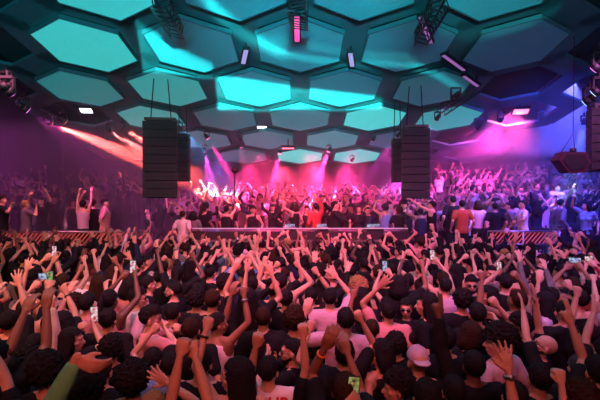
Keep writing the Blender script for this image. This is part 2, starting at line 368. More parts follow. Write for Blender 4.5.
# raised floors round the dance floor
TIERS = [(-5.2, 5.2, 11.7, 14.2, .8), (-16, -5.2, 10.6, 14.2, .95), (5.2, 16, 10.6, 14.2, .95), (-5.5, 5.5, 14.2, 16.4, 1.05), (-5.5, 5.5, 16.4, 18.8, 1.3), (-5.5, 5.5, 18.8, 28, 1.45),
         (5.5, 16, 14.2, 16.4, 1.4), (5.5, 16, 16.4, 18.8, 1.9), (5.5, 16, 18.8, 28, 2.3), (-16, -5.5, 14.2, 16.4, 1.4), (-16, -5.5, 16.4, 28, 1.9)]
for i, (x0, x1, y0, y1, z) in enumerate(TIERS):
    o = slab('trim_%d' % (i+1), ((x0+x1)/2, (y0+y1)/2, z/2), ((x1-x0)/2, (y1-y0)/2, z/2), M_STAGE)
# ------------------------------------------------------------------ hexagon ceiling
P = 2.4; HT = lambda y: CAMZ+5.21-.2086*y; SL = -math.atan(.2086)
CS = math.cos(SL)
def row_y(r): return P*(7.4-.866*r)
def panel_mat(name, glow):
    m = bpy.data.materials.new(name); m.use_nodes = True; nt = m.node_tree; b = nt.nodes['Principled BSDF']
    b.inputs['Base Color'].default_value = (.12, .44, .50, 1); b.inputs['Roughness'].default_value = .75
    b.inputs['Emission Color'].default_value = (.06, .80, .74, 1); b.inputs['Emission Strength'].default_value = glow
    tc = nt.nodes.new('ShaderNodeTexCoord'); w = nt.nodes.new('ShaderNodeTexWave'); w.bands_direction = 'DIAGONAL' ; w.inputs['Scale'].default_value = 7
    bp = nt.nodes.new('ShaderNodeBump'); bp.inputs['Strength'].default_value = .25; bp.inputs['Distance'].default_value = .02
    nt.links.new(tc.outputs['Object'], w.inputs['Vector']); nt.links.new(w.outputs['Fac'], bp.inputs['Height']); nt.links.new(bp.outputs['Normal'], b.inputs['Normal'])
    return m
GLOW = {g: panel_mat('panel_fabric_glow_%d' % (g*100), g) for g in (0., .06, .08, .1, .16, .2, .3, .35, .5, .55, .66, .7, .72)}  # copies of one fabric; projected turquoise light put in as emission
RH = .452*P
hexpts = [(RH*math.sin(math.radians(60*k)), RH*math.cos(math.radians(60*k))) for k in range(6)]
pm = MB(); pm.prism([(x*.985, y*.985) for x, y in hexpts], .0, .05); PANEL = pm.mesh('panel', False)
fm = MB()
for k in range(6):
    a = Vector(hexpts[k]); b = Vector(hexpts[(k+1) % 6]); m_ = (a+b)/2; d = b-a
    fm.box((m_.x, m_.y, .035), (d.length/2+.006, .012, .05), Matrix.Rotation(math.atan2(d.y, d.x), 3, 'Z'))
FRAME = fm.mesh('panel_frame', False)
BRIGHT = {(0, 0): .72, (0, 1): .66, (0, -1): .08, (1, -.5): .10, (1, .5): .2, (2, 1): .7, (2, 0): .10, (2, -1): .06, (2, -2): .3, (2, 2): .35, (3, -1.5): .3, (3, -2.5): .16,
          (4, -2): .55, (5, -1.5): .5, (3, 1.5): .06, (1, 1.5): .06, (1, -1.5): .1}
ordn = ['first', 'second', 'third', 'fourth', 'fifth', 'sixth', 'seventh', 'eighth', 'ninth', 'tenth']
ROWCOLS = {0: (-1, 0, 1), 1: (-1.5, -.5, .5, 1.5), 2: (-2, -1, 0, 1, 2), 3: (-2.5, -1.5, -.5, .5, 1.5), 4: (-2, -1, 0, 1, 2), 5: (-1.5, -.5, .5, 1.5)}
for r, cols in ROWCOLS.items():
    y = row_y(r)
    for j, c in enumerate(cols):
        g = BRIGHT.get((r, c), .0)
        t = thing('ceiling_panel', 'hexagonal ceiling panel, %s, %s from left in %s row above the stage' % ('lit turquoise' if g > .19 else 'dim teal', ordn[j], ordn[r]) if r else
                  'hexagonal ceiling panel, %s, %s from left in the lowest row over the stage' % ('lit turquoise' if g > .19 else 'dim teal', ordn[j]), 'ceiling panel', (c*P, y, HT(y)), 0, 'hexagonal ceiling panels')
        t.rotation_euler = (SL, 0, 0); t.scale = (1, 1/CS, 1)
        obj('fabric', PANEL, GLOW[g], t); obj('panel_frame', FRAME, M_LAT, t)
# dark lattice of beams above the gaps between the panels
lb = MB(); S3 = P/math.sqrt(3)
done = set()
for r in range(-1, 8):
    for ci in range(-9, 10):
        c = ci/2
        if (ci+r) % 2: continue
        if abs(c) > 3.1: continue
        if r < 0 : continue
        vs = [(c*P+S3*math.sin(math.radians(60*k)), row_y(r)+S3*math.cos(math.radians(60*k))) for k in range(6)]
        for k in range(6):
            a = vs[k]; b = vs[(k+1) % 6]; key = (round((a[0]+b[0])*5), round((a[1]+b[1])*5))
            if key in done: continue
            done.add(key); d = math.hypot(b[0]-a[0], b[1]-a[1]); my = (a[1]+b[1])/2
            rot = Matrix.Rotation(SL, 3, 'X') @ Matrix.Rotation(math.atan2(b[1]-a[1], b[0]-a[0]), 3, 'Z')
            lb.box(((a[0]+b[0])/2, my, HT(my)+.17), (d/2+.10, .30, .04), rot)
lat = obj('ceiling_lattice', lb, M_LAT, kind='structure', smooth=False)
cb = MB(); cb.add([(-7.4, 1, HT(1)+.35), (7.0, 1, HT(1)+.35), (7.0, 19.2, HT(19.2)+.35), (-7.4, 19.2, HT(19.2)+.35), (-7.4, 1, HT(1)+.42), (7.0, 1, HT(1)+.42), (7.0, 19.2, HT(19.2)+.42), (-7.4, 19.2, HT(19.2)+.42)],
      [(0, 3, 2, 1), (4, 5, 6, 7), (0, 1, 5, 4), (1, 2, 6, 5), (2, 3, 7, 6), (3, 0, 4, 7)])
obj('ceiling_backing', cb, M_CEIL, kind='structure', smooth=False)
# ------------------------------------------------------------------ small fixtures on the lattice
def led_bar(px, py, ln, wd, d, col, es, label, rot=0, tall=False):
    p = at(px, py, d); m = mat('led_'+col[0], (.1, .1, .1), .4, emit=col[1], es=es)
    t = thing('light_bar', label, 'light', p, 0, 'light bars on the ceiling'); t.rotation_euler = (SL, 0, rot)
    a = MB(); a.box((0, 0, .04), (wd+.03, ln+.03, .035)); obj('housing', a, M_TRUSS, t, smooth=False)
    e = MB(); e.box((0, 0, 0), (wd, ln, .008)); obj('lens', e, m, t, smooth=False)
    for yy_ in (ln*.7, -ln*.7): s_ = MB(); s_.box((0, yy_, .15), (.02, .02, .1)); obj('bracket', s_, M_TRUSS, t, smooth=False)
    return t
WH = ('white', (.75, .8, 1)); PK = ('pink', (1, .06, .35)); VI = ('violet', (.45, .45, 1)); RD = ('red', (1, .12, .25))
def plane_d(px, py, dz=0):
    # distance where the sight line meets the sloping ceiling
    return 5.21/((HOR-py)/F+.2086) if True else 0
led_bar(297, 31, .42, .05, plane_d(297, 31)*.97, PK, 1.6, 'narrow pink light bar on the beam nearest above the centre')
led_bar(245, 58, .30, .05, plane_d(245, 58)*.98, VI, .7, 'violet light bar on the ceiling beam left of centre', .25)
led_bar(351, 61, .30, .05, plane_d(351, 61)*.98, VI, .9, 'violet light bar on the ceiling beam right of centre', -.2)
led_bar(453, 64, .45, .04, plane_d(453, 64)*.98, ('mauve', (.5, .2, .7)), .5, 'faint mauve light bar on the beam at right', -.9)
led_bar(470, 82, .35, .04, plane_d(470, 82)*.98, ('mauve', (.5, .2, .7)), .6, 'faint mauve light bar beside the spotlight cluster', -.9)
led_bar(425, 32, .5, .04, plane_d(425, 32)*.98, ('mauve', (.5, .2, .7)), .15, 'unlit looking bar fixture beside the louvred panels at top right', -.5)
def wash(px, py, d, w, h, col, es, label, rot=0):
    p = at(px, py, d); m = mat('wash_'+col[0], (.1, .1, .1), .4, emit=col[1], es=es)
    t = thing('wash_light', label, 'light', p, 0, 'rectangular wash lights'); t.rotation_euler = (-.5, 0, rot)
    a = MB(); a.box((0, 0, .05), (w+.04, h+.04, .045)); obj('housing', a, M_TRUSS, t, smooth=False)
    e = MB(); e.box((0, 0, -.002), (w, h, .006)); obj('lens', e, m, t, smooth=False)
    s_ = MB(); s_.box((0, 0, .4), (.02, .02, .32)); obj('hanger', s_, M_TRUSS, t, smooth=False)
    return p
wash(87, 111, 13, .17, .10, WH, 5, 'white wash light hanging at left beyond the panels', .1)
wash(143, 119.5, 14.5, .17, .10, WH, 5, 'smaller white wash light behind the left speaker column', .1)
wash(520, 112, 14, .23, .12, ('rose', (1, .16, .3)), 3.2, 'rose coloured wash light glowing at right beyond the panels', -.2)
wash(262, 127.5, 14.6, .16, .05, WH, 2.5, 'slim white light between two dim central panels')
wash(288, 148.5, 15.3, .22, .03, ('rose', (1, .25, .4)), 1.5, 'slim rose light above the lowest row of panels')
# ------------------------------------------------------------------ beams: real spot lights in moving heads, seen through the haze
def moving_head(px, py, d, tgt, col, power, ang, label, blend=.3, vis=True, size=.085, lr=.05):
    if abs(px-300)*d/F < 9: d = min(d, plane_d(px, py)*.955)
    p = at(px, py, d)
    q = Vector(tgt) if not isinstance(tgt, tuple) or len(tgt) == 3 else tgt
    dr = (Vector(tgt)-p).normalized(); quat = dr.to_track_quat('-Z', 'Y')
    if vis:
        t = thing('moving_head_light', label, 'stage light', p, 0, 'stage lights'); t.rotation_euler = (0, 0, 0)
        yk = MB(); yk.box((0, 0, size*2.0), (size*1.1, size*.5, size*.22)); yk.box((-size*1.05, 0, size*1.0), (size*.12, size*.3, size)); yk.box((size*1.05, 0, size*1.0), (size*.12, size*.3, size)); yk.box((0, 0, size*2.6), (.02, .02, size*.6))
        obj('yoke', yk, M_TRUSS, t, smooth=False)
        hd = MB(); M3 = np.array(quat.to_matrix())
        for z0, z1, ra, rb in ((-size*.9, size*.2, size*.9, size*.78), (size*.2, size*1.3, size*.78, size*.5)):
            tt = np.linspace(0, 2*math.pi, 16, endpoint=False); cc = np.stack([np.cos(tt), np.sin(tt), 0*tt], 1)
            hd.rings([(cc*ra+np.array((0, 0, z0)))@M3.T, (cc*rb+np.array((0, 0, z1)))@M3.T], 16)
        obj('lamp_head', hd, M_TRUSS, t)
        ln = MB(); tt = np.linspace(0, 2*math.pi, 16, endpoint=False); cc = np.stack([np.cos(tt), np.sin(tt), 0*tt], 1)
        ln.rings([(cc*size*.8+np.array((0, 0, -size*.93)))@M3.T, (cc*size*.78+np.array((0, 0, -size*.97)))@M3.T], 16)
        mx = max(col)
        obj('lens', ln, mat('lens_%d_%d_%d' % tuple(int(c*9) for c in col), (.1, .1, .1), .3, emit=tuple(min(1, c/mx+.12) for c in col), es=4), t)
    l = bpy.data.lights.new('beam', 'SPOT'); l.color = col; l.energy = power; l.spot_size = math.radians(ang); l.spot_blend = blend; l.shadow_soft_size = lr
    o = bpy.data.objects.new('beam', l); C.objects.link(o); o.location = p+dr*size*1.6; o.rotation_euler = quat.to_euler(); return o
PINK = (1, .035, .27); ORG = (1, .10, .09); BLU = (.05, .22, 1); MAG = (.9, .06, .62); LBL = (.25, .45, 1)
BK = 14.0
# left, orange red beams crossing towards the stage
moving_head(50, 123, 11.8, at(175, 172, 14), ORG, 8000*BK, 13, 'orange beam light far left under the dark balcony')
moving_head(109, 130, 12.4, at(170, 168, 14.8), ORG, 9000*BK, 11, 'orange beam light, left one of the pair by the speaker column')
moving_head(123, 127, 12.8, at(178, 165, 15), ORG, 9000*BK, 11, 'orange beam light, right one of the pair by the speaker column')
# centre, pink beams fanning down onto the stage
for px, py, d, tx, ty, td, pw, an, lab in ((207, 137, 16, 262, 225, 15, 600, 13, 'pink beam light right of the left speaker column'),
        (240, 138, 16.5, 250, 200, 17.5, 360, 12, 'pink beam light above the dark sphere on a pole'),
        (280, 152, 17, 262, 230, 15.5, 600, 20, 'pink beam light behind the lowest row, left one'),
        (329, 150, 17, 300, 230, 15.5, 800, 24, 'pink beam light behind the lowest row, middle one'),
        (373, 139, 17, 345, 225, 16, 300, 9, 'pink beam light short and narrow, right of the lit panels'),
        (352, 160, 18.3, 330, 200, 18, 350, 16, 'pink beam light behind the lowest row, right one'),
        (205, 150, 18.2, 215, 215, 17, 350, 24, 'magenta beam light low behind the left speaker column'),
        (398, 135, 17.5, 340, 215, 17, 350, 14, 'magenta beam light beside the right speaker column')):
    moving_head(px, py, d, at(tx, ty, td), PINK if 'pink' in lab else MAG, pw*BK*6.5, an*.9, lab, .15)
moving_head(180, 128, 16.5, at(225, 185, 17.5), (.05, .34, .9), 480*BK, 30, 'pale blue beam light by the left speaker column')
moving_head(437, 118, 16.5, at(395, 190, 17), LBL, 500*BK, 16, 'pale blue beam light above the right speaker column')
# right
moving_head(500, 120, 17, at(462, 190, 18), MAG, 700*BK, 44, 'magenta beam light hanging right of the panels')
moving_head(540, 118, 14, at(440, 175, 17), MAG, 380*BK, 30, 'small pink lit moving head right of the rose wash light')
moving_head(583, 122, 12.5, at(570, 205, 14), (.10, .22, 1), 260*BK, 34, 'white blue beam light at right edge beside the speaker column')
moving_head(584, 123, 12.0, at(574, 165, 12.3), (.55, .7, 1), 220*BK, 18, 'pale beam light behind the hanging hexagonal box', vis=False)
# fixtures along the left and right edges
for px, py, d, tgt, pw, col, lab in ((25, 108, 11, (-3, 16, 1), 60, MAG, 'small moving head at left edge, lower of two'), (8, 84, 9, (-4, 14, 1), 40, MAG, 'small moving head at left edge beside the lit lamps'),
        (63, 120, 14, (-3, 18, 1), 60, ORG, 'small moving head above the orange beam at left'), (9, 90, 8.4, (-4, 14, 1), 40, MAG, 'small moving head at left edge, lowest of the cluster'),
        (455, 97, 13, (2, 18, 1), 60, MAG, 'small moving head on the spotlight cluster at right'), (478, 126, 15, (2, 19, 1), 120, MAG, 'small moving head under the panels at right'),
        (597, 66, 8.5, (3, 14, 1), 30, MAG, 'black moving head at right edge, upper one'), (588, 100, 9.5, (3, 14, 1), 40, LBL, 'black moving head at right edge, lower one'), (597, 90, 9, (3, 14, 1), 20, LBL, 'black moving head at right edge, middle one')):
    moving_head(px, py, d, tgt, col, pw*BK, 30, lab, size=.12)
# ------------------------------------------------------------------ line arrays
def cabinet_mesh(w, h, dp):
    mb = MB(); a = .06
    poly = [(-w/2, -dp*.35), (w/2, -dp*.35), (w/2*.82, dp*.65), (-w/2*.82, dp*.65)]
    mb.prism(poly, -h/2+.008, h/2-.008); return mb.mesh('cabinet', False)
def line_array(x, y, zt, zb, w, n, label, rz=0, top=9.0):
    t = thing('speaker_column', label, 'speaker', (x, y, zb), rz, 'hanging speaker columns'); h = (zt-zb)/n
    cm = cabinet_mesh(w, h, .55); gm = MB(); gm.box((0, -.55*.35-.008, 0), (w/2-.03, .008, h/2-.018)); gm = gm.mesh('grille', False)
    for i in range(n):
        c = obj('cabinet', cm, M_SPK, t); c.location = (0, .02*math.sin(i/n*2), h*(i+.5)); c.rotation_euler = (-.03*(n-1-i)/n*2, 0, 0)
        g = obj('grille', gm, M_GRILLE, c)
    b = MB(); b.box((0, .05, zt-zb+.05), (w/2*.9, .22, .035)); b.box((-w*.35, 0, zt-zb+.02), (.03, .2, .06)); b.box((w*.35, 0, zt-zb+.02), (.03, .2, .06)); obj('rigging_frame', b, M_TRUSS, t, smooth=False)
    ch = MB(); ch.tube((-w*.3, 0, zt-zb+.05), (-w*.1, 0, top-zb), .015, 6); ch.tube((w*.3, 0, zt-zb+.05), (w*.1, 0, top-zb), .015, 6); obj('suspension_cable', ch, M_TRUSS, t)
    return t
def zat(py, d): return CAMZ-(py-HOR)*d/F
line_array((161.5-300)*10.9/F, 10.9, zat(122, 10.9), zat(198, 10.9), .86, 9, 'tall black speaker column hanging left of the stage', .12, 7)
line_array((183-300)*12.6/F, 12.6, zat(137, 12.6), zat(181, 12.6), .42, 7, 'narrow black speaker column tucked behind the left tall one', .1, 7)
line_array((414.5-300)*11.3/F, 11.3, zat(129, 11.3), zat(198.5, 11.3), .74, 9, 'tall black speaker column hanging right of the stage', -.1, 7)
line_array((397-300)*12.6/F, 12.6, zat(142, 12.6), zat(182, 12.6), .34, 7, 'narrow teal lit speaker column behind the right tall one', -.1, 7)
line_array((601-300)*9.6/F, 9.6, zat(108, 9.6), zat(171, 9.6), .50, 7, 'black speaker column cut off by the right edge', -.3, 9)
# hexagonal box on a cable
hx = at(571, 161.5, 9.2); t = thing('hanging_speaker', 'dark hexagonal box speaker hanging on a cable at right', 'speaker', hx)
mb = MB(); mb.prism([(-.37, .02), (-.26, .20), (.22, .19), (.33, -.03), (.20, -.25), (-.15, -.26)], -.16, .16)
mb.xf(Matrix.Rotation(math.radians(90), 4, 'X')); b = obj('body', mb, mat('box_maroon', (.06, .02, .04), .45), t, smooth=False)
mb = MB(); mb.prism([(-.30, .02), (-.21, .15), (.17, .14), (.26, -.03), (.15, -.19), (-.12, -.20)], .16, .172); mb.xf(Matrix.Rotation(math.radians(90), 4, 'X')); obj('grille', mb, M_GRILLE, t, smooth=False)
mb = MB(); mb.tube((.08, 0, .19), (.03, 0, .6), .008, 6); mb.tube((-.24, 0, .19), (.03, 0, .6), .008, 6); mb.tube((.03, 0, .6), (.03, 0, 9-hx.z), .008, 6); mb.box((.03, 0, .24), (.05, .04, .05)); obj('cable', mb, M_TRUSS, t)
# truss pieces hung at the top
def truss(p0, p1, w, label, name='truss'):
    p0 = Vector(p0); p1 = Vector(p1); mb = MB(); d = p1-p0; L = d.length; d.normalize(); a = d.cross(Vector((0, 0, 1))).normalized() if abs(d.z) < .9 else Vector((1, 0, 0)); b = d.cross(a)
    cs = [a*w+b*w, a*w-b*w, -a*w-b*w, -a*w+b*w]
    for c in cs: mb.tube(p0+c, p1+c, .022, 6)
    n = max(2, int(L/(w*2)))
    for i in range(n):
        for j in range(4):
            mb.tube(p0+d*L*i/n+cs[j], p0+d*L*(i+1)/n+cs[(j+1) % 4], .011, 5)
    o = obj(name, mb, M_TRUSS); tag(o, label, 'truss', None); return o
truss(at(297, 2, 6.2), at(300, 24, 8.2), .14, 'black truss stub hanging from the beam at top centre')
truss(at(440, 2, 6.5), at(420, 40, 8.5), .12, 'black truss stub slanting between the top right panels')
truss(at(160, 2, 6.6), at(178, 34, 8.4), .12, 'black truss stub slanting at top left of centre')
truss(at(475, 88, 11.6), at(440, 112, 12.8), .12, 'black truss piece carrying lights under the right panels')
# ------------------------------------------------------------------ dj booth, rails, pole
t = thing('dj_booth', 'long dark dj booth with a thin light line along its top edge', 'booth', (0, 11.3, .0))
mb = MB(); mb.box((0, 0, .93), (2.85, .32, .93)); obj('counter', mb, M_STAGE, t, smooth=False)
mb = MB(); mb.box((0, -.30, zat(228.5, 11)), (2.85, .02, .012)); obj('light_line', mb, mat('line_light', (.2, .2, .2), .4, emit=(.9, .5, .8), es=.5), t, smooth=False)
mb = MB(); mb.box((0, -.31, zat(241, 11)), (2.85, .03, .03)); obj('ledge', mb, M_STEEL, t, smooth=False)
for i, (px, w, scr, lab) in enumerate(((290, .16, None, 'black media player on the booth beside the mixer, left one'), (322, .16, None, 'black media player on the booth, middle one'), (374, .22, 'blue', 'mixer with blue lit display on the booth'))):
    p = at(px, 232, 11.3); m_ = thing('dj_player', lab, 'dj equipment', (p.x, 11.25, 1.86), 0, 'dj equipment on the booth')
    mb = MB(); mb.box((0, 0, .04), (w, .18, .04)); obj('body', mb, M_BLACKP, m_, smooth=False)
    mb = MB(); mb.ell((0, -.03, .085), (.085, .085, .012)); obj('jog_wheel', mb, M_STEEL, m_)
    mb = MB(); mb.box((0, .13, .12), (w*.8, .01, .045), Matrix.Rotation(.4, 3, 'X')); obj('display', mb, SCR['blue'], m_, smooth=False)
def rail(x0, x1, y, z, label, slant=True, col=(1, .12, .06)):
    t = thing('stair_rail', label, 'railing', (x0, y, z)); L = x1-x0
    mb = MB(); mb.tube((0, 0, .92), (L, 0, .92), .025, 8); mb.tube((0, 0, .58), (L, 0, .58), .018, 8); obj('rail', mb, M_STEEL, t)
    mb = MB(); n = int(L/.11)
    for i in range(n):
        mb.box((i*.11+.05, 0, .75), (.014, .008, .20), Matrix.Rotation(.7 if slant else 0, 3, 'Y'))
    obj('slat', mb, mat('slat_light', (.3, .1, .1), .4, emit=col, es=.30), t, smooth=False, label='glowing slanted red slats')
    k = 0
    while k <= L: mb = MB(); mb.tube((k, 0, 0), (k, 0, .92), .025, 8); obj('post', mb, M_STEEL, t); k += L/2-.001
rail(-8.6, -4.35, 10.75, .95, 'railing with glowing slanted red slats along the left platform')
rail(4.9, 6.8, 10.9, .95, 'railing with slanted pale slats in front of the man in white', col=(.5, .12, .25))
p = at(235, 170, 12.4); t = thing('sphere_on_pole', 'dark sphere on a slanting pole raised above the stage crowd', 'prop', p)
mb = MB(); mb.ell((0, 0, 0), (.11, .11, .11), None, 16, 10); obj('sphere', mb, M_BLACKP, t)
mb = MB(); mb.tube((0, 0, -.1), (-.10, .1, -(p.z-.9)), .016, 8); obj('pole', mb, M_TRUSS, t)
def furniture_left():
    for px, py, d, lab in ((62, 230, 12.5, 'small round cocktail table with bottles on the left platform'),):
        p = at(px, py, d); t = thing('cocktail_table', lab, 'table', (p.x, d, .95)); mb = MB(); mb.ell((0, 0, .78), (.32, .32, .02)); obj('table_top', mb, M_STAGE, t)
        mb = MB(); mb.tube((0, 0, .02), (0, 0, .78), .03); obj('pedestal', mb, M_STEEL, t); mb = MB(); mb.ell((0, 0, .02), (.2, .2, .02)); obj('base', mb, M_STEEL, t)
        b = MB(); b.loft([(0, 0, .05, .05), (.2, 0, .05, .05), (.27, 0, .018, .018), (.36, 0, .018, .018)], 12); o = obj('bottle', b, mat('glass_bottle', (.5, .5, .5), .1, spec=.8)); o.location = (p.x+.1, d, 1.745); tag(o, 'pale bottle standing on the cocktail table at left', 'bottle')
furniture_left()
def exec_lights():
    TEAL = (.06, .62, .80)
    SP = math.radians(105)
    # unseen washes and added fills above the dance floor
    area((-.3, 3.0, 6.0), (0, 6.9, 1.7), (1, .10, .24), 165, 2.6, 1.2, math.radians(92))
    area((0, -1.2, 5.2), (0, 3.2, 1.7), (1, .17, .14), 62, 3, 1.2, math.radians(100))  # added warm fill from behind the camera for the near crowd
    area((-4.0, 2.2, 5.4), (-4.0, 6.4, 1.6), (1, .29, .16), 105, 1.5, 1., SP)
    area((4.8, 2.4, 5.4), (4.9, 7.4, 1.6), (.85, .22, .8), 100, 1.5, 1., SP)
    area((0, 5.0, 6.2), (0, 6.5, 1.6), (.03, .24, .42), 240, 8, 5, SP)  # added blue-teal fill to lift the dark tones of the crowd
    # pink front wash over the booth area, from the ceiling
    area((0, 9.2, 5.3), (0, 12.0, 1.5), (1, .11, .28), 240, 3.6, .6, math.radians(90))
    area((5.5, 8.2, 5.4), (6, 12.6, 1.5), (.85, .16, .7), 80, 4, .6, SP)
    area((7.4, 10, 5.8), (7.5, 14, 1.5), (.05, .06, 1), 520, 3, .6, SP)
    area((-6.5, 8.2, 5.4), (-7, 12, 1.5), (1, .2, .4), 80, 3, .6, SP)
    # unseen wide spots added over the stage so the smoke glows
    for x, col, e in ((-3.6, (.15, .12, .8), 900), (-2.2, (1, .03, .20), 2600), (-.8, (1, .045, .15), 5200), (.6, (1, .04, .17), 4200), (2.0, (1, .04, .30), 2800), (4.6, (.75, .06, .55), 6500), (7.2, (.72, .07, .50), 9500), (10.2, (.10, .10, 1), 5000)):
        spot((x, 18.4, 4.15) if abs(x) < 5.5 else (x, 15.6, 7.0), (x*.9, 15.8, .9), col, e*1.3 if abs(x) < 5.5 else e*.9, 78, .8, .12)
    for x, col, e in ((-3.0, (.6, .05, .6), 800), (-1.4, (1, .035, .22), 1700), (.4, (1, .04, .17), 2000), (2.0, (1, .035, .28), 1200), (3.4, (.8, .05, .5), 900)):
        spot((x, 16.0, 4.45), (x, 14.4, .9), col, e, 95, .9, .12)
    spot((-13.5, 13.2, 6.0), (-10, 14.5, 2.5), (.55, .06, .5), 1300, 110, .9, .3)  # added unseen purple spot, tints the smoke at left
    # turquoise projection on the ceiling panels from the camera side
    for x, e in ((-6, 3600), (0, 3600), (6, 1500)): spot((x*.25, -2.5, 4.0), (x, 9, 8.6), TEAL, e, 50, .8, .4)
    spot((0, -2.5, 4.2), (0, 19, 7.1), TEAL, 7500, 24, .8, .4)
    for ax_ in (-3.7, 3.1): spot((ax_*.3, -2.5, 4.6), (ax_, 10.6, 3.7), TEAL, 1500, 15, .5, .2)  # added unseen teal spots to tint the speaker columns
    q = at(520, 113, 14); spot(q, q+Vector((-1, 2, -3)), (1, .10, .40), 2400, 150, .8, .12)
    gobo((0, -2.5, 4.2), (.05, .85, .80), 50000)
def gobo(loc, col, power):
    """projector throwing bands of light onto the ceiling"""
    L = Vector(loc)
    def uv(px, py):
        d = plane_d(px, py); p = at(px, py, d)-L; return p.x/p.y, p.z/p.y
    def fit(pts, deg): u, v = zip(*[uv(*p) for p in pts]); return np.polyfit(u, v, deg)
    l = bpy.data.lights.new('projector', 'SPOT'); l.color = col; l.energy = power; l.spot_size = math.radians(100); l.spot_blend = .1; l.shadow_soft_size = .01
    o = bpy.data.objects.new('projector', l); C.objects.link(o); o.location = loc; o.rotation_euler = (math.radians(90), 0, 0)
    l.use_nodes = True; nt = l.node_tree; em = nt.nodes['Emission']; tc = nt.nodes.new('ShaderNodeTexCoord'); sp = nt.nodes.new('ShaderNodeSeparateXYZ'); nt.links.new(tc.outputs['Normal'], sp.inputs[0])
    def M(op, a, b=None, c=None, clamp=False):
        n = nt.nodes.new('ShaderNodeMath'); n.operation = op; n.use_clamp = clamp
        for i, q in enumerate((a, b, c)):
            if q is None: continue
            if isinstance(q, (int, float)): n.inputs[i].default_value = float(q)
            else: nt.links.new(q, n.inputs[i])
        return n.outputs[0]
    z = M('MULTIPLY', sp.outputs[2], -1.0); U = M('DIVIDE', sp.outputs[0], z); V = M('DIVIDE', sp.outputs[1], z)
    def poly(c):
        r = float(c[0])
        for k in c[1:]: r = M('MULTIPLY_ADD', U, r, float(k)) if not isinstance(r, float) else M('MULTIPLY_ADD', U, r, float(k))
        return r
    def step(x, w): return M('MULTIPLY_ADD', x, 1/w, .5, True)
    tot = None
    def addm(m, s):
        nonlocal tot
        m = M('MULTIPLY', m, s); tot = m if tot is None else M('ADD', tot, m)
    def window(m, x0, x1, w=.006):
        m = M('MULTIPLY', m, step(M('SUBTRACT', U, x0), w)); return M('MULTIPLY', m, step(M('SUBTRACT', x1, U), w))
    def below(pts, deg, w): return step(M('SUBTRACT', poly(fit(pts, deg)), V), w)
    def above(pts, deg, w): return step(M('SUBTRACT', V, poly(fit(pts, deg))), w)
    def band(pts, deg, wid, soft, x0, x1, s):
        d = M('ABSOLUTE', M('SUBTRACT', V, poly(fit(pts, deg)))); addm(window(step(M('SUBTRACT', wid, d), soft), uv(*x0)[0], uv(*x1)[0], .03), s)
    # lower halves of the two panels in the middle
    m = M('MULTIPLY', below([(220, 76), (292, 87), (375, 97)], 2, .006), above([(222, 110), (300, 110), (380, 109)], 1, .004)); addm(window(m, uv(217, 95)[0], uv(382, 100)[0]), 2.3)
    # panels at upper left: everything left of and below the slanting edge
    m = M('MULTIPLY', below([(158, 36), (180, 50), (210, 64)], 2, .010), above([(142, 72), (205, 77)], 1, .004)); addm(window(m, uv(141, 55)[0], uv(212, 60)[0]), .9)
    # curved streaks across the middle row
    band([(205, 0), (225, 18), (255, 40), (290, 56)], 2, .008, .012, (203, 5), (285, 55), .55)
    band([(250, 36), (300, 58), (350, 63), (410, 67)], 3, .0035, .006, (250, 50), (425, 60), .3)
    band([(275, 38), (310, 47), (345, 53), (400, 57)], 2, .003, .008, (272, 50), (410, 60), .15)
    band([(415, 66), (440, 78), (462, 92)], 2, .004, .008, (412, 60), (465, 80), .35)
    # pool of light at the top right
    m = M('MULTIPLY', below([(355, -10), (380, -10), (430, -10)], 1, .02), above([(355, 8), (370, 17), (400, 20), (430, 16)], 2, .012)); addm(window(m, uv(357, 5)[0], uv(440, 5)[0], .02), .06)
    m = M('MULTIPLY', above([(440, 34), (500, 36), (548, 16)], 2, .01), above([(430, 60), (560, 60)], 1, .01)); addm(window(m, uv(440, 20)[0], uv(556, 20)[0], .02), .09)
    nt.links.new(tot, em.inputs['Strength'])
# ================================================================== people
HERO = []
def H(hx, hy, hair='short', hc='black', top='black', skin='tan', arms=(), label=None, hz=1.64, d=None, yaw=0, hh=0, hp=0, hr=0, fem=False, sleeve='short', face=False, floor=0., name=None, **kw):
    if d is None: d = F*(CAMZ-floor-hz)/(hy-HOR)
    HERO.append(dict(hx=hx, hy=hy, hair=hair, hc=hc, top=top, skin=skin, arms=arms, label=label, hz=hz, d=d, yaw=yaw, hh=hh, hp=hp, hr=hr, fem=fem, sleeve=sleeve, face=face, floor=floor, name=name, **kw))
f_, o_, r_, p_, g_, t_ = 'fist', 'open', 'relax', 'point', 'grip', 'two'
# --- bottom edge, nearest the camera
H(-16, 402, 'short', arms=[('R', -22, 330, .1, r_, (1, .2, -.8))], skin='light', sleeve='short', items=[('R', 'bangle')], label='bare bent arm of a person in black cut off at the bottom left corner', d=2.45)
H(10, 424, 'short', top='mint', sleeve='long', skin='light', arms=[('R', 81, 345, .0, r_, (-.6, 0, -.3), (.9, .15, -.35))], label='person in a mint green sleeve, arm reaching up with a drooping hand', name='the mint green sleeve', d=2.25)
H(45, 373, 'curly', 'black', label='person with large dark curly hair behind the mint green sleeve')
H(86, 392, 'curly', 'black', skin='brown', label='person with dark hair low beside the mint green sleeve, arms down')
H(110, 350, 'curly', 'black', skin='brown', label='person with dark curly hair left of the pink shirt back', name='the dark curly head')
H(132, 382, 'afro', 'black', skin='brown', label='person with full dark hair at the bottom, below the pink shirt')
H(152, 408, 'short', 'blonde', arms=[('R', 160, 380, .25, o_)], skin='light', hz=1.5, label='blond haired person at the bottom edge holding up an open hand')
H(182, 428, 'short', arms=[('L', 185, 333, .2, f_, (0, .3, -1)), ('R', 189, 334, .25, f_, (1, .3, -.5))], d=2.3, label='person at the bottom edge with both bare forearms raised, fists together', name='the paired fists')
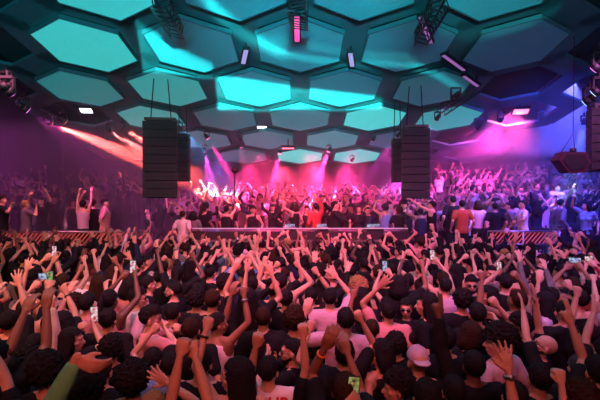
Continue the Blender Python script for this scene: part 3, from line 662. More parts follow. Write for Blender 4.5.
H(236, 376, 'long', fem=True, sleeve='tank', yaw=20, hh=60, skin='light', face=True, arms=[('L', 208, 322, .1, f_, (-1, .2, -.4))], items=[('L', 'band')], label='woman with long black hair in profile facing left, one fist raised', name='the long haired woman')
H(268, 371, 'short', hz=1.56, d=3.15, top='white', hh=-15, arms=[('L', 257, 340, -.25, f_, (-.2, -.6, -1))], text=True, label='person in a white t-shirt with red letters across the back', name='the lettered white t-shirt')
H(292, 351, 'buzz', 'black', d=3.55, skin='light', yaw=75, hh=15, beard=True, glasses=True, face=True, arms=[('R', 275, 361, 0, o_), ('L', 267, 358, 0, o_)], label='man with cropped hair and sunglasses facing left, hands clapping', name='the clapping man')
H(321, 386, 'bob', 'black', arms=[('L', 303, 325, .0, f_, (1., .3, -.5))], skin='light', label='person with dark hair, bent bare arm and fist raised beside their head', name='the bent arm')
H(346, 392, 'short', 'brown', skin='brown', yaw=-10, arms=[('L', 328, 342, .1, r_, (-.3, .2, -1)), ('R', 345, 346, .35, r_, (.3, .2, -1))], items=[('L', 'orange')], label='person with both hands drooping overhead and an orange wristband', name='the orange wristband')
H(360, 436, 'short', arms=[('L', 352, 404, .3, g_)], hz=1.6, d=2.2, label='person below the bottom edge holding a yellow lit phone', phone=('L', 'yellow', 'phone with a yellow green display at the bottom edge'))
H(381, 353, 'bob', 'black', fem=True, sleeve='tank', yaw=40, hh=38, skin='light', face=True, arms=[('R', 372, 378, .2, r_)], label='woman with a black bob and bare shoulders in profile facing left', name='the bobbed woman')
H(398, 388, 'curly', 'black', yaw=60, hh=30, skin='tan', face=True, label='person with dark wavy hair, face turned left, at the bottom edge')
H(419, 362, None, top='black', skin='tan', cap=('lilac', math.pi), hz=1.66, label='person wearing a pale pink cap backwards', name='the pale cap')
H(475, 366, 'short', 'black', skin='dark', sleeve='long', glasses='up', arms=[('L', 438, 304, .1, t_, (-.5, .2, -1))], label='person in black with shiny black hair, one dark arm raised showing two fingers', name='the raised dark arm')
H(500, 343, 'afro', 'black', top='lilac', yaw=30, hh=40, skin='light', face=True, label='person with big curly black hair and a lilac t-shirt', name='the big curly hair')
H(492, 432, 'short', arms=[('R', 508, 362, .3, o_, (.3, .2, -1))], items=[('R', 'watch')], d=2.3, label='person at the bottom edge resting a watch wearing hand on the lilac t-shirt')
H(541, 345, None, skin='light', beard=True, glasses=True, yaw=50, hh=25, hp=.45, face=True, arms=[('R', 535, 292, .15, o_, (1, .2, -.4)), ('L', 520, 289, .3, o_)], label='bald man with glasses, head tipped back, open hands raised', name='the bald man')
H(541, 379, 'short', label='person with a dark head in front of the bald man')
H(581, 369, 'short', 'grey', label='person with dark grey hair at the lower right', name='the grey haired person')
H(583, 402, 'curly', 'brown', hz=1.6, label='person with reddish brown hair in the bottom right corner')
H(550, 436, 'short', arms=[('R', 562, 376, .3, f_, (.3, .3, -1))], d=2.3, skin='light', label='person at the bottom edge with one half closed hand raised near the grey haired person')
H(600, 372, 'short', 'black', arms=[('L', 569, 316, .2, t_, (1, .2, -.6))], label='person at right edge, two fingers raised in front of the grey haired person')
H(606, 352, 'short', arms=[('L', 597, 306, .2, o_)], label='person cut off by the right edge with a palm raised')
# --- left cluster
H(8, 322, 'short', 'black', skin='light', arms=[('R', 17, 279, .2, o_), ('L', -4, 290, .3, r_)], label='person at the left edge with one spread hand raised', name='the spread hand at left')
H(-8, 358, 'short', skin='brown', arms=[('R', 46, 300, .35, r_, (.3, .2, -1)), ('L', 27, 304, .4, r_, (.5, .2, -1))], d=2.9, label='person at left edge, two brown arms stretched up to the right together')
H(34, 345, 'short', top='cream', sleeve='long', arms=[('R', 50, 292, .1, f_)], label='person in a cream long sleeved top, one fist raised', name='the cream sleeve')
H(62, 322, 'bob', skin='tan', arms=[('R', 58, 271, .3, g_, (.7, .2, -.5)), ('L', 47, 277, .3, g_, (-.7, .2, -.5))], items=[('R', 'band')], label='person filming with both hands overhead, dark wristband', phone=('L', 'green', 'phone with green glow held up at left, above the cream sleeve'), name='the filming hands')
H(26, 289, 'short', top='grey', label='person with short black hair and a grey top beside the spread hand at left')
H(71, 340, 'long', 'black', fem=True, yaw=-50, hh=-30, skin='light', face=True, arms=[('R', 91, 323, .15, g_), ('L', 78, 328, .15, g_)], label='woman with long dark hair, face to the right, holding up a phone', phone=('R', 'white', 'phone with a bright picture on its display, held over the green tinted head'), name='the phone woman')
H(86, 304, 'quiff', 'black', top='pink', skin='light', arms=[('L', 70, 287, .3, r_), ('R', 106, 277, .6, r_)], label='person with short dark hair and a pink t-shirt, bare arms raised', name='the pink t-shirt')
H(107, 320, 'short', label='person with short black hair between the pink t-shirt and the sunglasses')
H(8, 372, 'short', label='person with dark hair behind the bent arm in the bottom left corner')
H(25, 362, 'afro', 'black', label='person with dark full hair left of the mint green sleeve')
H(100, 372, 'short', 'black', label='person with dark hair right of the mint green sleeve')
H(150, 318, 'quiff', 'black', top='pink', skin='light', glasses=True, face=True, yaw=-70, hh=-10, arms=[('R', 163, 327, .0, f_), ('L', 174, 329, .0, f_)], label='man in sunglasses facing right with clenched hands in front of his face', name='the clenched hands')
H(137, 298, 'quiff', 'black', top='white', skin='light', glasses=True, face=True, yaw=-60, hh=-20, label='man in glasses with a white collar facing right', name='the white collar')
H(173, 290, 'buzz', 'black', skin='light', yaw=70, hh=20, face=True, beard=True, label='man with faded haircut and beard facing left', name='the faded haircut')
H(148, 284, 'short', 'black', yaw=-60, skin='light', face=True, label='person with dark hair, face turned right, left of the striped shirt')
H(163, 268, 'short', 'black', top='striped', arms=[('L', 164, 258, .3, f_)], label='person in a black and white striped shirt', name='the striped shirt')
H(172, 313, 'short', 'black', label='person with short dark hair in front of the man with the faded haircut')
H(152, 360, 'short', 'black', top='pink', skin='tan', arms=[('L', 155, 328, .3, f_, (-1, .2, -.5))], label='person in a pink t-shirt low at left, elbow out and fist raised')
H(170, 366, 'short', 'black', top='blue', label='person in a pale blue top behind the paired fists')
H(200, 364, 'short', 'black', label='person with dark hair right of the paired fists')
H(217, 324, 'short', 'black', top='white', sleeve='tank', skin='brown', yaw=-30, hh=-35, face=True, arms=[('R', 243, 291, .0, f_, (1, .3, -.4)), ('L', 232, 290, .2, r_, (0, .3, -1))], items=[('R', 'watch')], label='man in a white vest with both arms raised, fist and watch', name='the white vest')
H(196, 300, 'curly', 'black', label='person with curly black hair left of the white vest, arms down')
H(190, 330, 'short', 'brown', label='person with dark brown hair between the sunglasses and the white vest')
H(212, 300, 'short', 'brown', label='person with short brown hair just behind the white vest')
H(263, 318, 'short', 'brown', label='person with short brown hair right of the raised watch')
H(252, 285, 'short', 'black', top='navy', label='person with short black hair and navy top behind the raised watch')
H(224, 284, 'curly', 'black', arms=[('R', 262, 268, .3, r_)], skin='light', label='person with curly hair, arm raised behind the white vest')
H(286, 299, 'short', 'black', sleeve='long', arms=[('L', 275, 285, .1, f_)], label='person with cropped black hair in a black long sleeved top, fist up', name='the black sleeved fist')
H(294, 321, 'curly', 'brown', label='person with curly brown hair in front of the black sleeved fist')
# --- middle right
H(330, 298, 'short', 'black', top='lilac', skin='light', arms=[('R', 334, 274, .3, o_, (.8, .2, -.4))], label='person with short black hair in a lilac shirt seen from behind', name='the lilac shirt')
H(346, 320, 'short', 'black', top='lilac', arms=[('L', 307, 308, .1, r_, (-.5, -.2, -1))], skin='light', label='person with black hair in a lilac top, bare arm bent out to the left', name='the bent arm in lilac')
H(361, 297, 'long', 'black', fem=True, label='woman with long black hair behind the tattooed arm')
H(372, 330, 'short', 'brown', arms=[('L', 354, 293, .2, t_)], skin='brown', label='person with two fingers raised in the middle of the crowd')
H(389, 312, 'short', 'black', top='pink', skin='tan', arms=[('L', 383, 284, .0, o_, (-.8, .2, -.5))], label='person with short black hair in a pink t-shirt, one thin arm raised', name='the pale pink t-shirt')
H(396, 346, 'curly', 'black', label='person with curly black hair left of the pale cap')
H(352, 271, 'short', 'black', top='blue', label='person with short black hair in a pale blue shirt')
H(311, 296, 'short', 'black', arms=[('R', 315, 270, .2, f_)], items=[('R', 'band')], label='person with short black hair, banded wrist raised left of the lilac shirt')
H(407, 308, 'long', 'black', fem=True, glasses=True, face=True, yaw=150, hh=10, skin='light', label='smiling woman in sunglasses facing the camera', name='the smiling woman')
H(427, 304, 'long', 'black', fem=True, face=True, yaw=60, hh=20, skin='light', label='woman with long dark hair in profile left, beside the smiling woman')
H(421, 287, 'bun', 'black', fem=True, label='woman with black hair in a bun seen from behind', name='the hair bun')
H(446, 286, 'short', 'black', top='lilac', label='person with short black hair and a lilac top right of the hair bun')
H(472, 284, 'quiff', 'black', glasses=True, beard=True, face=True, yaw=165, skin='light', label='bearded man in sunglasses facing the camera, black t-shirt', name='the bearded man')
H(492, 273, 'short', 'black', face=True, yaw=165, skin='light', top='grey', label='young man with dark hair facing the camera in a grey top', name='the grey-topped youth')
H(489, 296, 'long', 'black', fem=True, glasses=True, face=True, yaw=90, skin='light', label='woman in sunglasses facing left with long dark hair')
H(463, 301, 'curly', 'black', label='person with curly black hair in front of the bearded man')
H(478, 314, 'short', 'black', arms=[('R', 495, 302, .1, f_)], skin='light', label='person with short dark hair, a low fist raised beside them')
H(472, 334, 'bob', 'brown', top='black', label='person with a brown bob behind the big curly hair')
H(446, 340, 'short', 'black', top='black', label='person with dark hair right of the raised dark arm')
H(455, 392, 'short', 'black', top='navy', label='person in navy with dark hair at the bottom, below the raised dark arm')
H(428, 398, 'short', 'black', label='person with dark hair at the bottom, below the pale cap')
H(516, 398, 'short', 'black', label='person with dark hair at the bottom under the lilac t-shirt')
H(521, 326, 'curly', 'black', yaw=60, face=True, skin='light', arms=[('L', 495, 318, .1, r_, (-.5, .5, .8))], label='person with curly black hair, bare arm wrapped forward, left of the bald man')
H(545, 302, 'long', 'black', fem=True, top='lilac', face=True, yaw=60, skin='light', label='woman with long dark hair in a lilac top, face turned left')
H(565, 312, 'bun', 'black', fem=True, label='woman with dark hair pinned up above the grey haired person')
H(552, 296, 'short', 'black', top='navy', sleeve='long', hz=1.6, arms=[('R', 570, 284, .2, g_)], label='person in a long navy sleeve holding up a dark phone', phone=('R', None, 'dark phone held up high at right'), name='the navy sleeve')
H(590, 335, 'short', 'black', arms=[('L', 580, 281, .1, f_)], skin='light', label='person at right with a straight bare arm and fist raised')
H(506, 283, 'short', 'black', arms=[('L', 500, 272, .3, g_)], label='person holding a pale phone to the right of the young man', phone=('L', 'white', 'pale phone held up near the young man facing the camera'))
# --- people on the platforms and the stage (named by what they wear)
H(93, 203, 'short', 'brown', top='black', floor=.95, d=11.4, hz=1.64, skin='light', arms=[('L', 84, 192, -.1, f_)], label='person with brown hair behind the woman in the pale dress')
H(83, 200, 'short', 'black', top='lilac', fem=True, sleeve='tank', floor=.95, d=11.1, hz=1.62, skin='light', arms=[('L', 81, 180, 0, f_), ('R', 92, 186, .1, r_)], label='woman in a pale sparkling dress on the left platform, arm straight up', name='the pale dress')
H(26, 201, 'short', 'blonde', top='grey', floor=.95, d=11.1, hz=1.62, yaw=-40, skin='light', face=True, arms=[('L', 30, 195, 0, r_), ('R', 36, 206, 0, r_)], label='person with light hair on the left platform holding their head')
H(2, 199, 'short', 'brown', top='black', floor=.95, d=10.9, hz=1.75, yaw=-60, skin='light', arms=[('R', 11, 205, 0, r_)], label='person on the platform at left edge leaning in')
H(105, 204, 'short', 'black', top='pink', floor=.95, d=11.2, hz=1.66, yaw=-70, hh=-10, skin='light', face=True, label='man in a pale pink t-shirt standing on the left platform', name='the pink platform man')
H(183, 213, 'short', 'brown', top='white', floor=.8, d=11.0, hz=1.5, yaw=-20, skin='light', label='person in a white t-shirt standing right of the left speaker column', name='the stage white t-shirt')
H(193, 218, 'bob', 'black', top='grey', floor=.8, d=11.2, hz=1.48, fem=True, label='person in grey beside the white t-shirt at the stage')
H(359, 213, 'long', 'brown', top='black', floor=.8, d=12.2, hz=1.6, yaw=180, fem=True, face=True, skin='light', label='person with long hair facing the crowd behind the booth', name='the performer')
H(368, 216, 'short', 'black', top='navy', floor=.8, d=12.3, hz=1.55, yaw=170, face=True, label='person in navy right next to the performer')
H(432, 212, 'short', 'black', floor=.95, d=11.2, hz=1.6, yaw=60, sleeve='tank', arms=[('R', 425, 200, 0, r_, (1, 0, 0)), ('L', 395, 190, 0, o_)], skin='light', label='person in a black vest below the right speaker column, arm stretched left', name='the black vest')
H(335, 205, 'short', 'black', floor=.8, d=12.0, hz=1.72, yaw=-90, sleeve='long', skin='light', arms=[('R', 350, 222, 0, r_), ('L', 324, 201, 0, f_)], label='person in black leaning over the booth with an arm reaching out')
H(523, 206, 'short', 'brown', top='white', floor=.95, d=11.2, hz=1.62, yaw=80, skin='light', face=True, arms=[('L', 514, 224, -.1, r_), ('R', 516, 226, 0, r_)], label='man in a white t-shirt standing on the right platform', name='the man in white')
H(509, 212, 'short', 'black', top='grey', floor=.95, d=11.6, hz=1.56, yaw=70, skin='light', label='person in grey left of the man in white')
H(495, 214, 'short', 'black', top='black', floor=.95, d=11.3, hz=1.55, label='person in black seen from behind, second left of the man in white')
H(478, 206, 'bob', 'brown', top='lilac', floor=.95, d=11.4, hz=1.6, fem=True, skin='light', label='woman in a lilac top on the platform right of the right speaker column')
H(462, 207, 'short', 'black', top='orange', floor=.95, d=11.2, hz=1.62, skin='light', label='person in an orange top on the platform right of the right speaker column')
H(453, 200, 'short', 'black', top='black', floor=.95, d=11.8, hz=1.72, label='person in black behind the orange top at right')

def world_to_local(p, pos, yaw, s):
    q = Vector(p)-Vector(pos); q.rotate(Euler((0, 0, -yaw))); return tuple(q/s)
done_ = []
for h in sorted([h for h in HERO if h['floor'] == 0], key=lambda h: h['d']):
    d0 = h['d']; best = None
    for k_ in range(40):
        for sg in (1, -1):
            dd = d0*(1+sg*.01*k_); hz = CAMZ-(h['hy']-HOR)*dd/F
            if not 1.44 <= hz <= 1.80: continue
            x_ = (h['hx']-300)*dd/F; m_ = min([math.hypot(x_-a, dd-b) for a, b in done_] or [9])
            if best is None or (m_ > best[0]+.0 and best[0] < .38): best = (m_, dd, hz)
        if best and best[0] >= .38: break
    if best: h['d'] = best[1]; h['hz'] = best[2]
    done_.append(((h['hx']-300)*h['d']/F, h['d']))
    if best and best[0] < .3: print('tight', h['label'], round(best[0], 2))
for i, h in enumerate(HERO):
    s = h['hz']/1.64; p = at(h['hx'], h['hy'], h['d']); pos = (p.x, h['d'], h['floor']); yaw = math.radians(h['yaw'])
    arms = {}
    for a in h['arms']:
        side, px, py, dy, pose = a[:5]; pole = a[5] if len(a) > 5 else None; hu = a[6] if len(a) > 6 else None
        T = at(px, py, h['d']+dy); arms[side] = (world_to_local(T, pos, yaw, s), None if pole is None else pole, pose, None if hu is None else world_to_local(Vector(hu)+Vector(pos), pos, yaw, 1))
        if pole is None:
            T0 = arms[side][0]; sx = 1 if side == 'R' else -1
            arms[side] = (T0, (sx*1., .25, -.55), pose, arms[side][3])
    h['pos'] = pos; h['s'] = s
    vx = .0085 if h['d'] < 4.2 else (.0105 if h['d'] < 7 else .014)
    h['inf'] = build_figure(i, arms, h['fem'], h['sleeve'], math.radians(h['hh']), h['hp'], h['hr'], vx, .5 if h['d'] > 4.2 else None)
# ------------------------------------------------------------------ variants for the rest of the crowd
NV = 30; VAR = []
for k in range(NV):
    arms = {}; mode = R.choice(['two', 'two', 'one', 'one', 'one', 'phone', 'none', 'none', 'clap'])
    phr = 'arms down'
    def tg(sx, el, az, rch): return (sx*.19+rch*math.cos(el)*math.sin(az), rch*math.cos(el)*math.cos(az), 1.46+rch*math.sin(el))
    poses = [f_, f_, o_, r_, p_, o_]
    if mode == 'two':
        for sd, sx in (('R', 1), ('L', -1)): arms[sd] = (tg(sx, R.uniform(.8, 1.35), sx*R.uniform(-.3, .9), R.uniform(.42, .6)), None, R.choice(poses))
        phr = 'arms up'
    elif mode == 'one':
        sd = R.choice('RL'); sx = 1 if sd == 'R' else -1; arms[sd] = (tg(sx, R.uniform(.75, 1.4), sx*R.uniform(-.5, .8), R.uniform(.48, .61)), None, R.choice(poses)); phr = 'arm up'
    elif mode == 'phone':
        arms['R'] = ((.07, .36, 1.86), None, g_); arms['L'] = ((-.06, .36, 1.84), None, g_); phr = 'hands up'
    elif mode == 'clap': arms['R'] = ((.03, .28, 1.78), None, o_); arms['L'] = ((-.03, .28, 1.78), None, o_); phr = 'palms joined'
    fem = R.random() < .4; slv = R.choice(['short', 'short', 'short', 'long', 'tank'])
    hh = R.choice([0, 0, 0, .4, -.4, .9, -.9]); hp = R.choice([0, 0, .15, -.2])
    inf = build_figure(('v', k), arms, fem, slv, hh, hp, 0, .013, .42)
    VAR.append(dict(inf=inf, fem=fem, hm=head_matrix(hh, hp), phr=phr, mode=mode, slv=slv, hh=hh))
MESH.update(run_jobs())
for me in list(HAIR.values()): me.materials.append(HAIRM['black'])
for q_, me in MESH.items(): me.materials.append(SKIN['tan'] if q_[0] == 'b' else (DENIM if q_ == 'trousers' else (M_BLACKP if q_ == 'shoes' else TOPM['black'])))
for i, h in enumerate(HERO):
    if h['d'] < 6: wrinkle(MESH['t', i], .012, 9., i)
for k in range(NV): wrinkle(MESH['t', ('v', k)], .014, 8., k)
ANCH = []
PEOPLE = []     # (root, base phrase, x, y)
for i, h in enumerate(HERO):
    r = thing('person', h['label'], 'person', h['pos'], math.radians(h['yaw'])); r.scale = (h['s'],)*3; h['root'] = r
    hm = head_matrix(math.radians(h['hh']), h['hp'], h['hr'])
    dress(r, i, h['skin'], h['hair'], h['hc'], h['top'], hm, h['face'] and h['d'] < 13, h.get('beard'), h.get('glasses'), h.get('cap'), i, {'tank': 'vest', 'long': 'long_sleeved_top'}.get(h['sleeve'], 'shirt'))
    for sd, it in h.get('items', ()):
        m, mt, nm, tt = {'watch': (WATCHM, M_STEEL, 'watch', .02), 'band': (BANDM, M_BAND, 'wristband', .03), 'orange': (BANDM, M_ORANGE, 'wristband', .05), 'bangle': (BANDM, M_GOLD, 'bangle', .03)}[it]
        wrist_item(r, m, mt, h['inf'], sd, nm, tt)
    if h.get('phone'):
        sd, scr, lab = h['phone']; q = h['inf'][sd]; W = Vector(h['pos'])+Euler((0, 0, math.radians(h['yaw']))).to_matrix() @ (Vector(q['H'])*h['s'])
        phone(W+Vector((0, .02, .05)), scr, lab, R.uniform(-.2, .2), -.1, R.uniform(-.15, .15))
    if h.get('name'): ANCH.append((h['name'], h['pos'][0], h['pos'][1]))
    if h.get('text'):
        cu = bpy.data.curves.new('lettering', 'FONT'); cu.body = 'SHB'; cu.size = .13; cu.extrude = .002; cu.align_x = 'CENTER'; cu.offset = .004
        to = bpy.data.objects.new('tt', cu); C.objects.link(to); dg = bpy.context.evaluated_depsgraph_get(); me = bpy.data.meshes.new_from_object(to.evaluated_get(dg)); bpy.data.objects.remove(to)
        # lay the letters on the back of the shirt
        sh = obj('lettering', me, mat('print_red', (.5, .02, .03), .6), r, label='red printed letters on the shirt back'); sh.location = (.06, -.150, 1.385); sh.rotation_euler = (math.pi/2-.28, 0, 0)
# ------------------------------------------------------------------ the rest of the floor crowd
ANCH += [('the left speaker column', -3.6, 10.6), ('the right speaker column', 3.1, 10.6), ('the booth middle', 0, 11), ('the slatted red railing', -6.4, 10.6), ('the hanging hexagonal box', 6, 9.2)]
taken = [(h['pos'][0], h['pos'][1]) for h in HERO if h['floor'] == 0]
pts = []
def clear(x, y, rad, L): return all((x-a)**2+(y-b)**2 > rad*rad for a, b in L)
tops = ['black']*15+['grey', 'navy', 'grey', 'lilac', 'pink', 'white', 'white', 'teal', 'blue', 'striped', 'navy', 'red']
hairs = ['short']*6+['quiff', 'quiff', 'buzz', 'curly', 'curly', 'afro']; fh = ['long', 'long', 'bob', 'bun', 'pony']
hname = {'short': 'short %s haired', 'quiff': 'quiffed %s haired', 'buzz': 'cropped %s haired', 'curly': 'curly %s haired', 'afro': 'bushy %s haired', 'long': 'long %s haired', 'bob': '%s bobbed', 'bun': '%s bun haired', 'pony': '%s ponytailed'}
tname = {'short': '%s t-shirt', 'long': '%s long sleeves', 'tank': '%s vest'}
PROTO = {}
def copy_tree(o, kids):
    c = o.copy(); C.objects.link(c); out = []
    for ch in kids:
        d = ch.copy(); C.objects.link(d); d.parent = c; out.append(d)
    return c, out
def place(x, y, floor, k=None, yaw=None, grp='dancers on the floor', hz=None):
    k = R.randrange(NV) if k is None else k; v = VAR[k]
    top = R.choice(tops); skin = R.choice(['light', 'light', 'tan', 'tan', 'brown', 'light', 'dark'] if R.random() < .8 else ['light'])
    hair = R.choice(fh if v['fem'] else hairs); hc = R.choice(['black']*6+['brown', 'brown', 'blonde' if R.random() < .3 else 'black'])
    yaw = R.gauss(0, .35) if yaw is None else yaw; s = (hz or R.uniform(1.53, 1.72))/1.64
    if k not in PROTO:
        r = thing('person', 'x', 'person', (x, y, floor), yaw); dress(r, ('v', k), skin, hair, hc, top, v['hm'], seed=k, topname={'tank': 'vest', 'long': 'long_sleeved_top'}.get(v['slv'], 'shirt')); kids = list(r.children); PROTO[k] = (r, kids)
        for ch in kids: 
            if ch.name.split('.')[0] in ('body', 'hair', 'shirt', 'vest', 'long_sleeved_top'):
                m = ch.material_slots[0].material; ch.material_slots[0].link = 'OBJECT'; ch.material_slots[0].material = m
    else: r, kids = copy_tree(*PROTO[k])
    r.location = (x, y, floor); r.rotation_euler = (0, 0, yaw); r.scale = (s,)*3
    for ch in kids:
        b = ch.name.split('.')[0]
        if b == 'body': ch.material_slots[0].material = SKIN[skin]
        elif b in ('shirt', 'vest', 'long_sleeved_top'): ch.material_slots[0].material = TOPM[top]
        elif b == 'hair': ch.data = HAIR[hair, R.randrange(2)]; ch.material_slots[0].link = 'OBJECT'; ch.material_slots[0].material = HAIRM[hc]
    base = '%s person, %s, %s' % (hname[hair] % hc, tname[v['slv']] % top, v['phr'])
    PEOPLE.append((r, base, x, y, floor, v)); r['group'] = grp
    return r
for it in range(14000):
    y = 2.9+7.9*R.random()**.8; x = R.uniform(-1, 1)*(y*.72+.45)
    if y < 3.0: continue
    rad = .42 if y < 6 else (.46 if y < 8.5 else .50)
    fx = 300+x*F/y; fy = HOR+(CAMZ-1.6)*F/y; fs = .12*F/y
    if any(h['d'] > y-.1 and abs(h['hx']-fx) < fs+.11*F/h['d'] and h['hy'] > fy-(.25*F/y) and h['hy'] < fy+.5*F/y for h in HERO if h['floor'] == 0 and h['d'] < 6.2): continue
    if abs(x) > 5.0 and y > 10.2: continue
    if clear(x, y, rad, pts) and clear(x, y, .36 if y < 6 else .44, taken): pts.append((x, y))
pts.sort(key=lambda p: p[1]); print('floor people', len(pts), 'heroes', len(HERO))
NFLOOR = 165
floor_ind = pts[:NFLOOR]; floor_stuff = pts[NFLOOR:]
for x, y in floor_ind:
    ph = y < 4.2
    r = place(x, y, 0, k=R.choice([i for i in range(NV) if VAR[i]['mode'] in ('none', 'one')]) if ph and R.random() < .75 else None, hz=R.uniform(1.50, 1.64) if ph else None)
# people on the tiers behind the booth
tp = []; stagetaken = [(h['pos'][0], h['pos'][1]) for h in HERO if h['floor'] > 0]
for (x0, x1, y0, y1, z) in TIERS:
    for it in range(1500):
        x = R.uniform(x0+.2, x1-.2); y = R.uniform(y0+.25, min(y1, 25)-.2)
        if abs(x) > y*.72+.5: continue
        if y > 24: continue
        if z == .8 and y < 12.0: continue
        if x < -3.9 and y < 12.7: continue
        if x < -4.4 and R.random() < .93: continue
        if y > (20.6 if x > 5.5 else 19.6): continue
        if clear(x, y, .58, tp) and clear(x, y, .5, stagetaken): tp.append((x, y, z)) if False else (tp.append((x, y)), pts.append((x, y, z)))
tl = [p for p in pts if len(p) == 3]; tl.sort(key=lambda p: p[1]); print('tier people', len(tl))
NT = 300-len(HERO)-len(floor_ind)
for x, y, z in tl[:NT]:
    place(x, y, z, yaw=R.choice([math.pi+R.gauss(0, .6), R.gauss(0, 1.)]) if y < 15 else math.pi+R.gauss(0, .5), grp='dancers on stage and platforms')
# labels that single out: nearest named landmark, side and order
def rel(dx, dy, el):
    if el: pass
    if abs(dx) > abs(dy)*.9: return 'right of' if dx > 0 else 'left of'
    return 'behind' if dy > 0 else 'before'
cnt = {}
for rec in sorted(PEOPLE, key=lambda p: p[3]):
    r, base, x, y, fl, v = rec
    nm, ax, ay = min(ANCH, key=lambda a: (a[1]-x)**2+(a[2]-y)**2)
    key = (base, rel(x-ax, y-ay, fl), nm); cnt.setdefault(key, []).append((math.hypot(x-ax, y-ay), r))
for (base, rl, nm), L in cnt.items():
    L.sort(key=lambda t: t[0])
    for q, (dd, r) in enumerate(L):
        r['label'] = '%s, %s%s %s' % (base, (['', 'second ', 'third ', 'fourth ', 'fifth '][q] if q < 5 else 'far '), rl, nm)
# phones among the procedural crowd
nph = 0
for rec in PEOPLE:
    r, base, x, y, fl, v = rec
    if v['mode'] == 'phone' and nph < 8 and fl < 1:
        q = v['inf']['R']; W = Vector(r.location)+r.rotation_euler.to_matrix() @ (Vector(q['H'])*r.scale[0])
        nm, ax, ay = min(ANCH, key=lambda a: (a[1]-x)**2+(a[2]-y)**2)
        phone(W+Vector((-.04, .02, .05)), R.choice(['white', 'white', 'blue']), '%s phone held overhead, %s %s' % (['lit', 'glowing', 'raised lit', 'small lit', 'shining'][nph % 5], rel(x-ax, y-ay, 0), nm), r.rotation_euler.z, -.1, R.choice([0, 1.57]), 'phones filming the stage'); nph += 1
# ------------------------------------------------------------------ everyone farther away: one crowd
def join_crowd(places, name, label):
    V = []; FC = []; MI = []; n0 = 0; mats = list(SKIN.values())[:3]+[HAIRM['black'], HAIRM['brown'], TOPM['black'], TOPM['white'], TOPM['grey'], TOPM['lilac'], TOPM['navy'], TOPM['pink'], DENIM]
    cache = {}
    def data(me):
        if me.name not in cache:
            n = len(me.vertices); co = np.empty(n*3); me.vertices.foreach_get('co', co); cache[me.name] = (co.reshape(-1, 3), [tuple(p.vertices) for p in me.polygons])
        return cache[me.name]
    for x, y, z, yaw in places:
        k = R.randrange(NV); v = VAR[k]; s = R.uniform(1.52, 1.72)/1.64
        M = np.array(Matrix.Translation((x, y, z)) @ Matrix.Rotation(yaw, 4, 'Z') @ Matrix.Scale(s, 4))
        hair = R.choice(fh if v['fem'] else hairs[:9])
        for me, mi, X in ((MESH['b', ('v', k)], R.choice([0, 0, 1, 1, 2]), M), (MESH['t', ('v', k)], R.choice([5, 5, 5, 5, 6, 7, 8, 9, 10]), M), (HAIR[hair, 0], R.choice([3, 3, 4]), M@np.array(v['hm'])), (MESH['trousers'], 11, M)):
            co, fc = data(me); V.append(co@X[:3, :3].T+X[:3, 3]); FC += [tuple(i+n0 for i in f) for f in fc]; MI += [mi]*len(fc); n0 += len(co)
    me = bpy.data.meshes.new(name); me.from_pydata(np.concatenate(V).tolist(), [], FC); [me.materials.append(m) for m in mats]
    me.polygons.foreach_set('material_index', MI); me.polygons.foreach_set('use_smooth', [True]*len(FC)); me.update()
    o = bpy.data.objects.new(name, me); C.objects.link(o); o['kind'] = 'stuff'; tag(o, label, 'crowd'); return o
pl = [(x, y, 0, R.gauss(0, .4)) for x, y in floor_stuff]+[(x, y, z, math.pi+R.gauss(0, .6)) for x, y, z in tl[NT:]]
print('stuff people', len(pl))
join_crowd(pl, 'distant_crowd', 'hazy mass of distant dancers on the risers and around the stage')
# ================================================================== haze and light
def haze_box(c, h, dens, name, col, an=.4):
    mb = MB(); mb.box(c, h); m = bpy.data.materials.new(name); m.use_nodes = True; nt = m.node_tree; nt.nodes.remove(nt.nodes['Principled BSDF'])
    v = nt.nodes.new('ShaderNodeVolumeScatter'); v.inputs['Color'].default_value = (*col, 1); v.inputs['Density'].default_value = dens; v.inputs['Anisotropy'].default_value = an
    nt.links.new(v.outputs[0], nt.nodes['Material Output'].inputs['Volume'])
    o = obj(name, mb, m, None, 'stuff', 'thin stage haze catching the coloured beams', smooth=False); o['category'] = 'haze'; return o
haze_box((0, 19.2, 4.3), (15.9, 8.7, 4.28), .022, 'haze', (.95, .95, .97))
hf_ = haze_box((10.9, 16.4, 5.9), (4.6, 2.4, 1.6), .09, 'haze', (.95, .95, .97)); hf_['label'] = 'bank of smoke under the roof at right beyond the panels'
hl_ = haze_box((-9.4, 12.95, 2.95), (6.0, 1.65, 1.99), .06, 'haze', (.95, .95, .97)); hl_['label'] = 'bank of smoke at left carrying the orange beams'
hz_ = haze_box((0, 0, 0), (1, 1, 1), .19, 'haze', (.95, .95, .97)); hz_['label'] = 'thick low smoke over the stage and the risers'
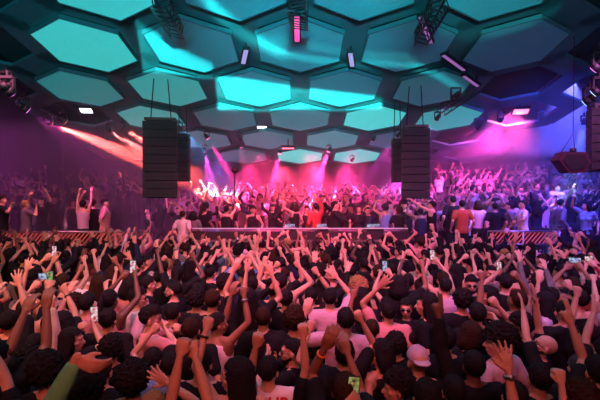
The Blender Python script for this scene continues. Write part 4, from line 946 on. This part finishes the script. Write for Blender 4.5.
hm_ = MB(); yz = [(13.2, .81), (13.2, 2.9), (17.4, 3.95), (18.7, 5.0), (19.6, 8.3), (27.8, 8.3), (27.8, .81)]; n_ = len(yz)
hm_.add([(-15.6, a, b) for a, b in yz]+[(15.6, a, b) for a, b in yz], [tuple(range(n_))[::-1], tuple(range(n_, 2*n_))]+[(i, (i+1) % n_, n_+(i+1) % n_, n_+i) for i in range(n_)])
old_ = hz_.data; hz_.data = hm_.mesh('smoke', False); hz_.data.materials.append(old_.materials[0])
def area(loc, tgt, col, e, sx, sy=None, spread=math.pi):
    l = bpy.data.lights.new('wash', 'AREA'); l.color = col; l.energy = e; l.size = sx; l.shape = 'RECTANGLE'; l.size_y = sy or sx; l.spread = spread  # also serves the added fills; no fixture is modelled for these
    o = bpy.data.objects.new('wash', l); C.objects.link(o); o.location = loc; o.rotation_euler = (Vector(tgt)-Vector(loc)).to_track_quat('-Z', 'Y').to_euler(); return o
def spot(loc, tgt, col, e, ang, blend=.5, r=.3):
    l = bpy.data.lights.new('spot', 'SPOT'); l.color = col; l.energy = e; l.spot_size = math.radians(ang); l.spot_blend = blend; l.shadow_soft_size = r
    o = bpy.data.objects.new('spot', l); C.objects.link(o); o.location = loc; o.rotation_euler = (Vector(tgt)-Vector(loc)).to_track_quat('-Z', 'Y').to_euler(); return o
exec_lights()
cam = bpy.data.cameras.new('camera'); cam.lens = 25; cam.sensor_width = 36; co = bpy.data.objects.new('camera', cam); C.objects.link(co)
co.location = (0, 0, CAMZ); co.rotation_euler = (math.pi/2-math.atan(8/F), 0, 0); cam.clip_start = .05; bpy.context.scene.camera = co
sc = bpy.context.scene; sc.view_settings.view_transform = 'Standard'; sc.view_settings.look = 'None'; sc.view_settings.exposure = 0; sc.view_settings.gamma = 1
w = bpy.data.worlds.new('world'); sc.world = w; w.use_nodes = True; w.node_tree.nodes['Background'].inputs[0].default_value = (.01, .015, .02, 1)
sc.cycles.use_denoising = True; sc.cycles.volume_bounces = 1; sc.cycles.max_bounces = 5; sc.cycles.diffuse_bounces = 1; sc.cycles.sample_clamp_indirect = 4
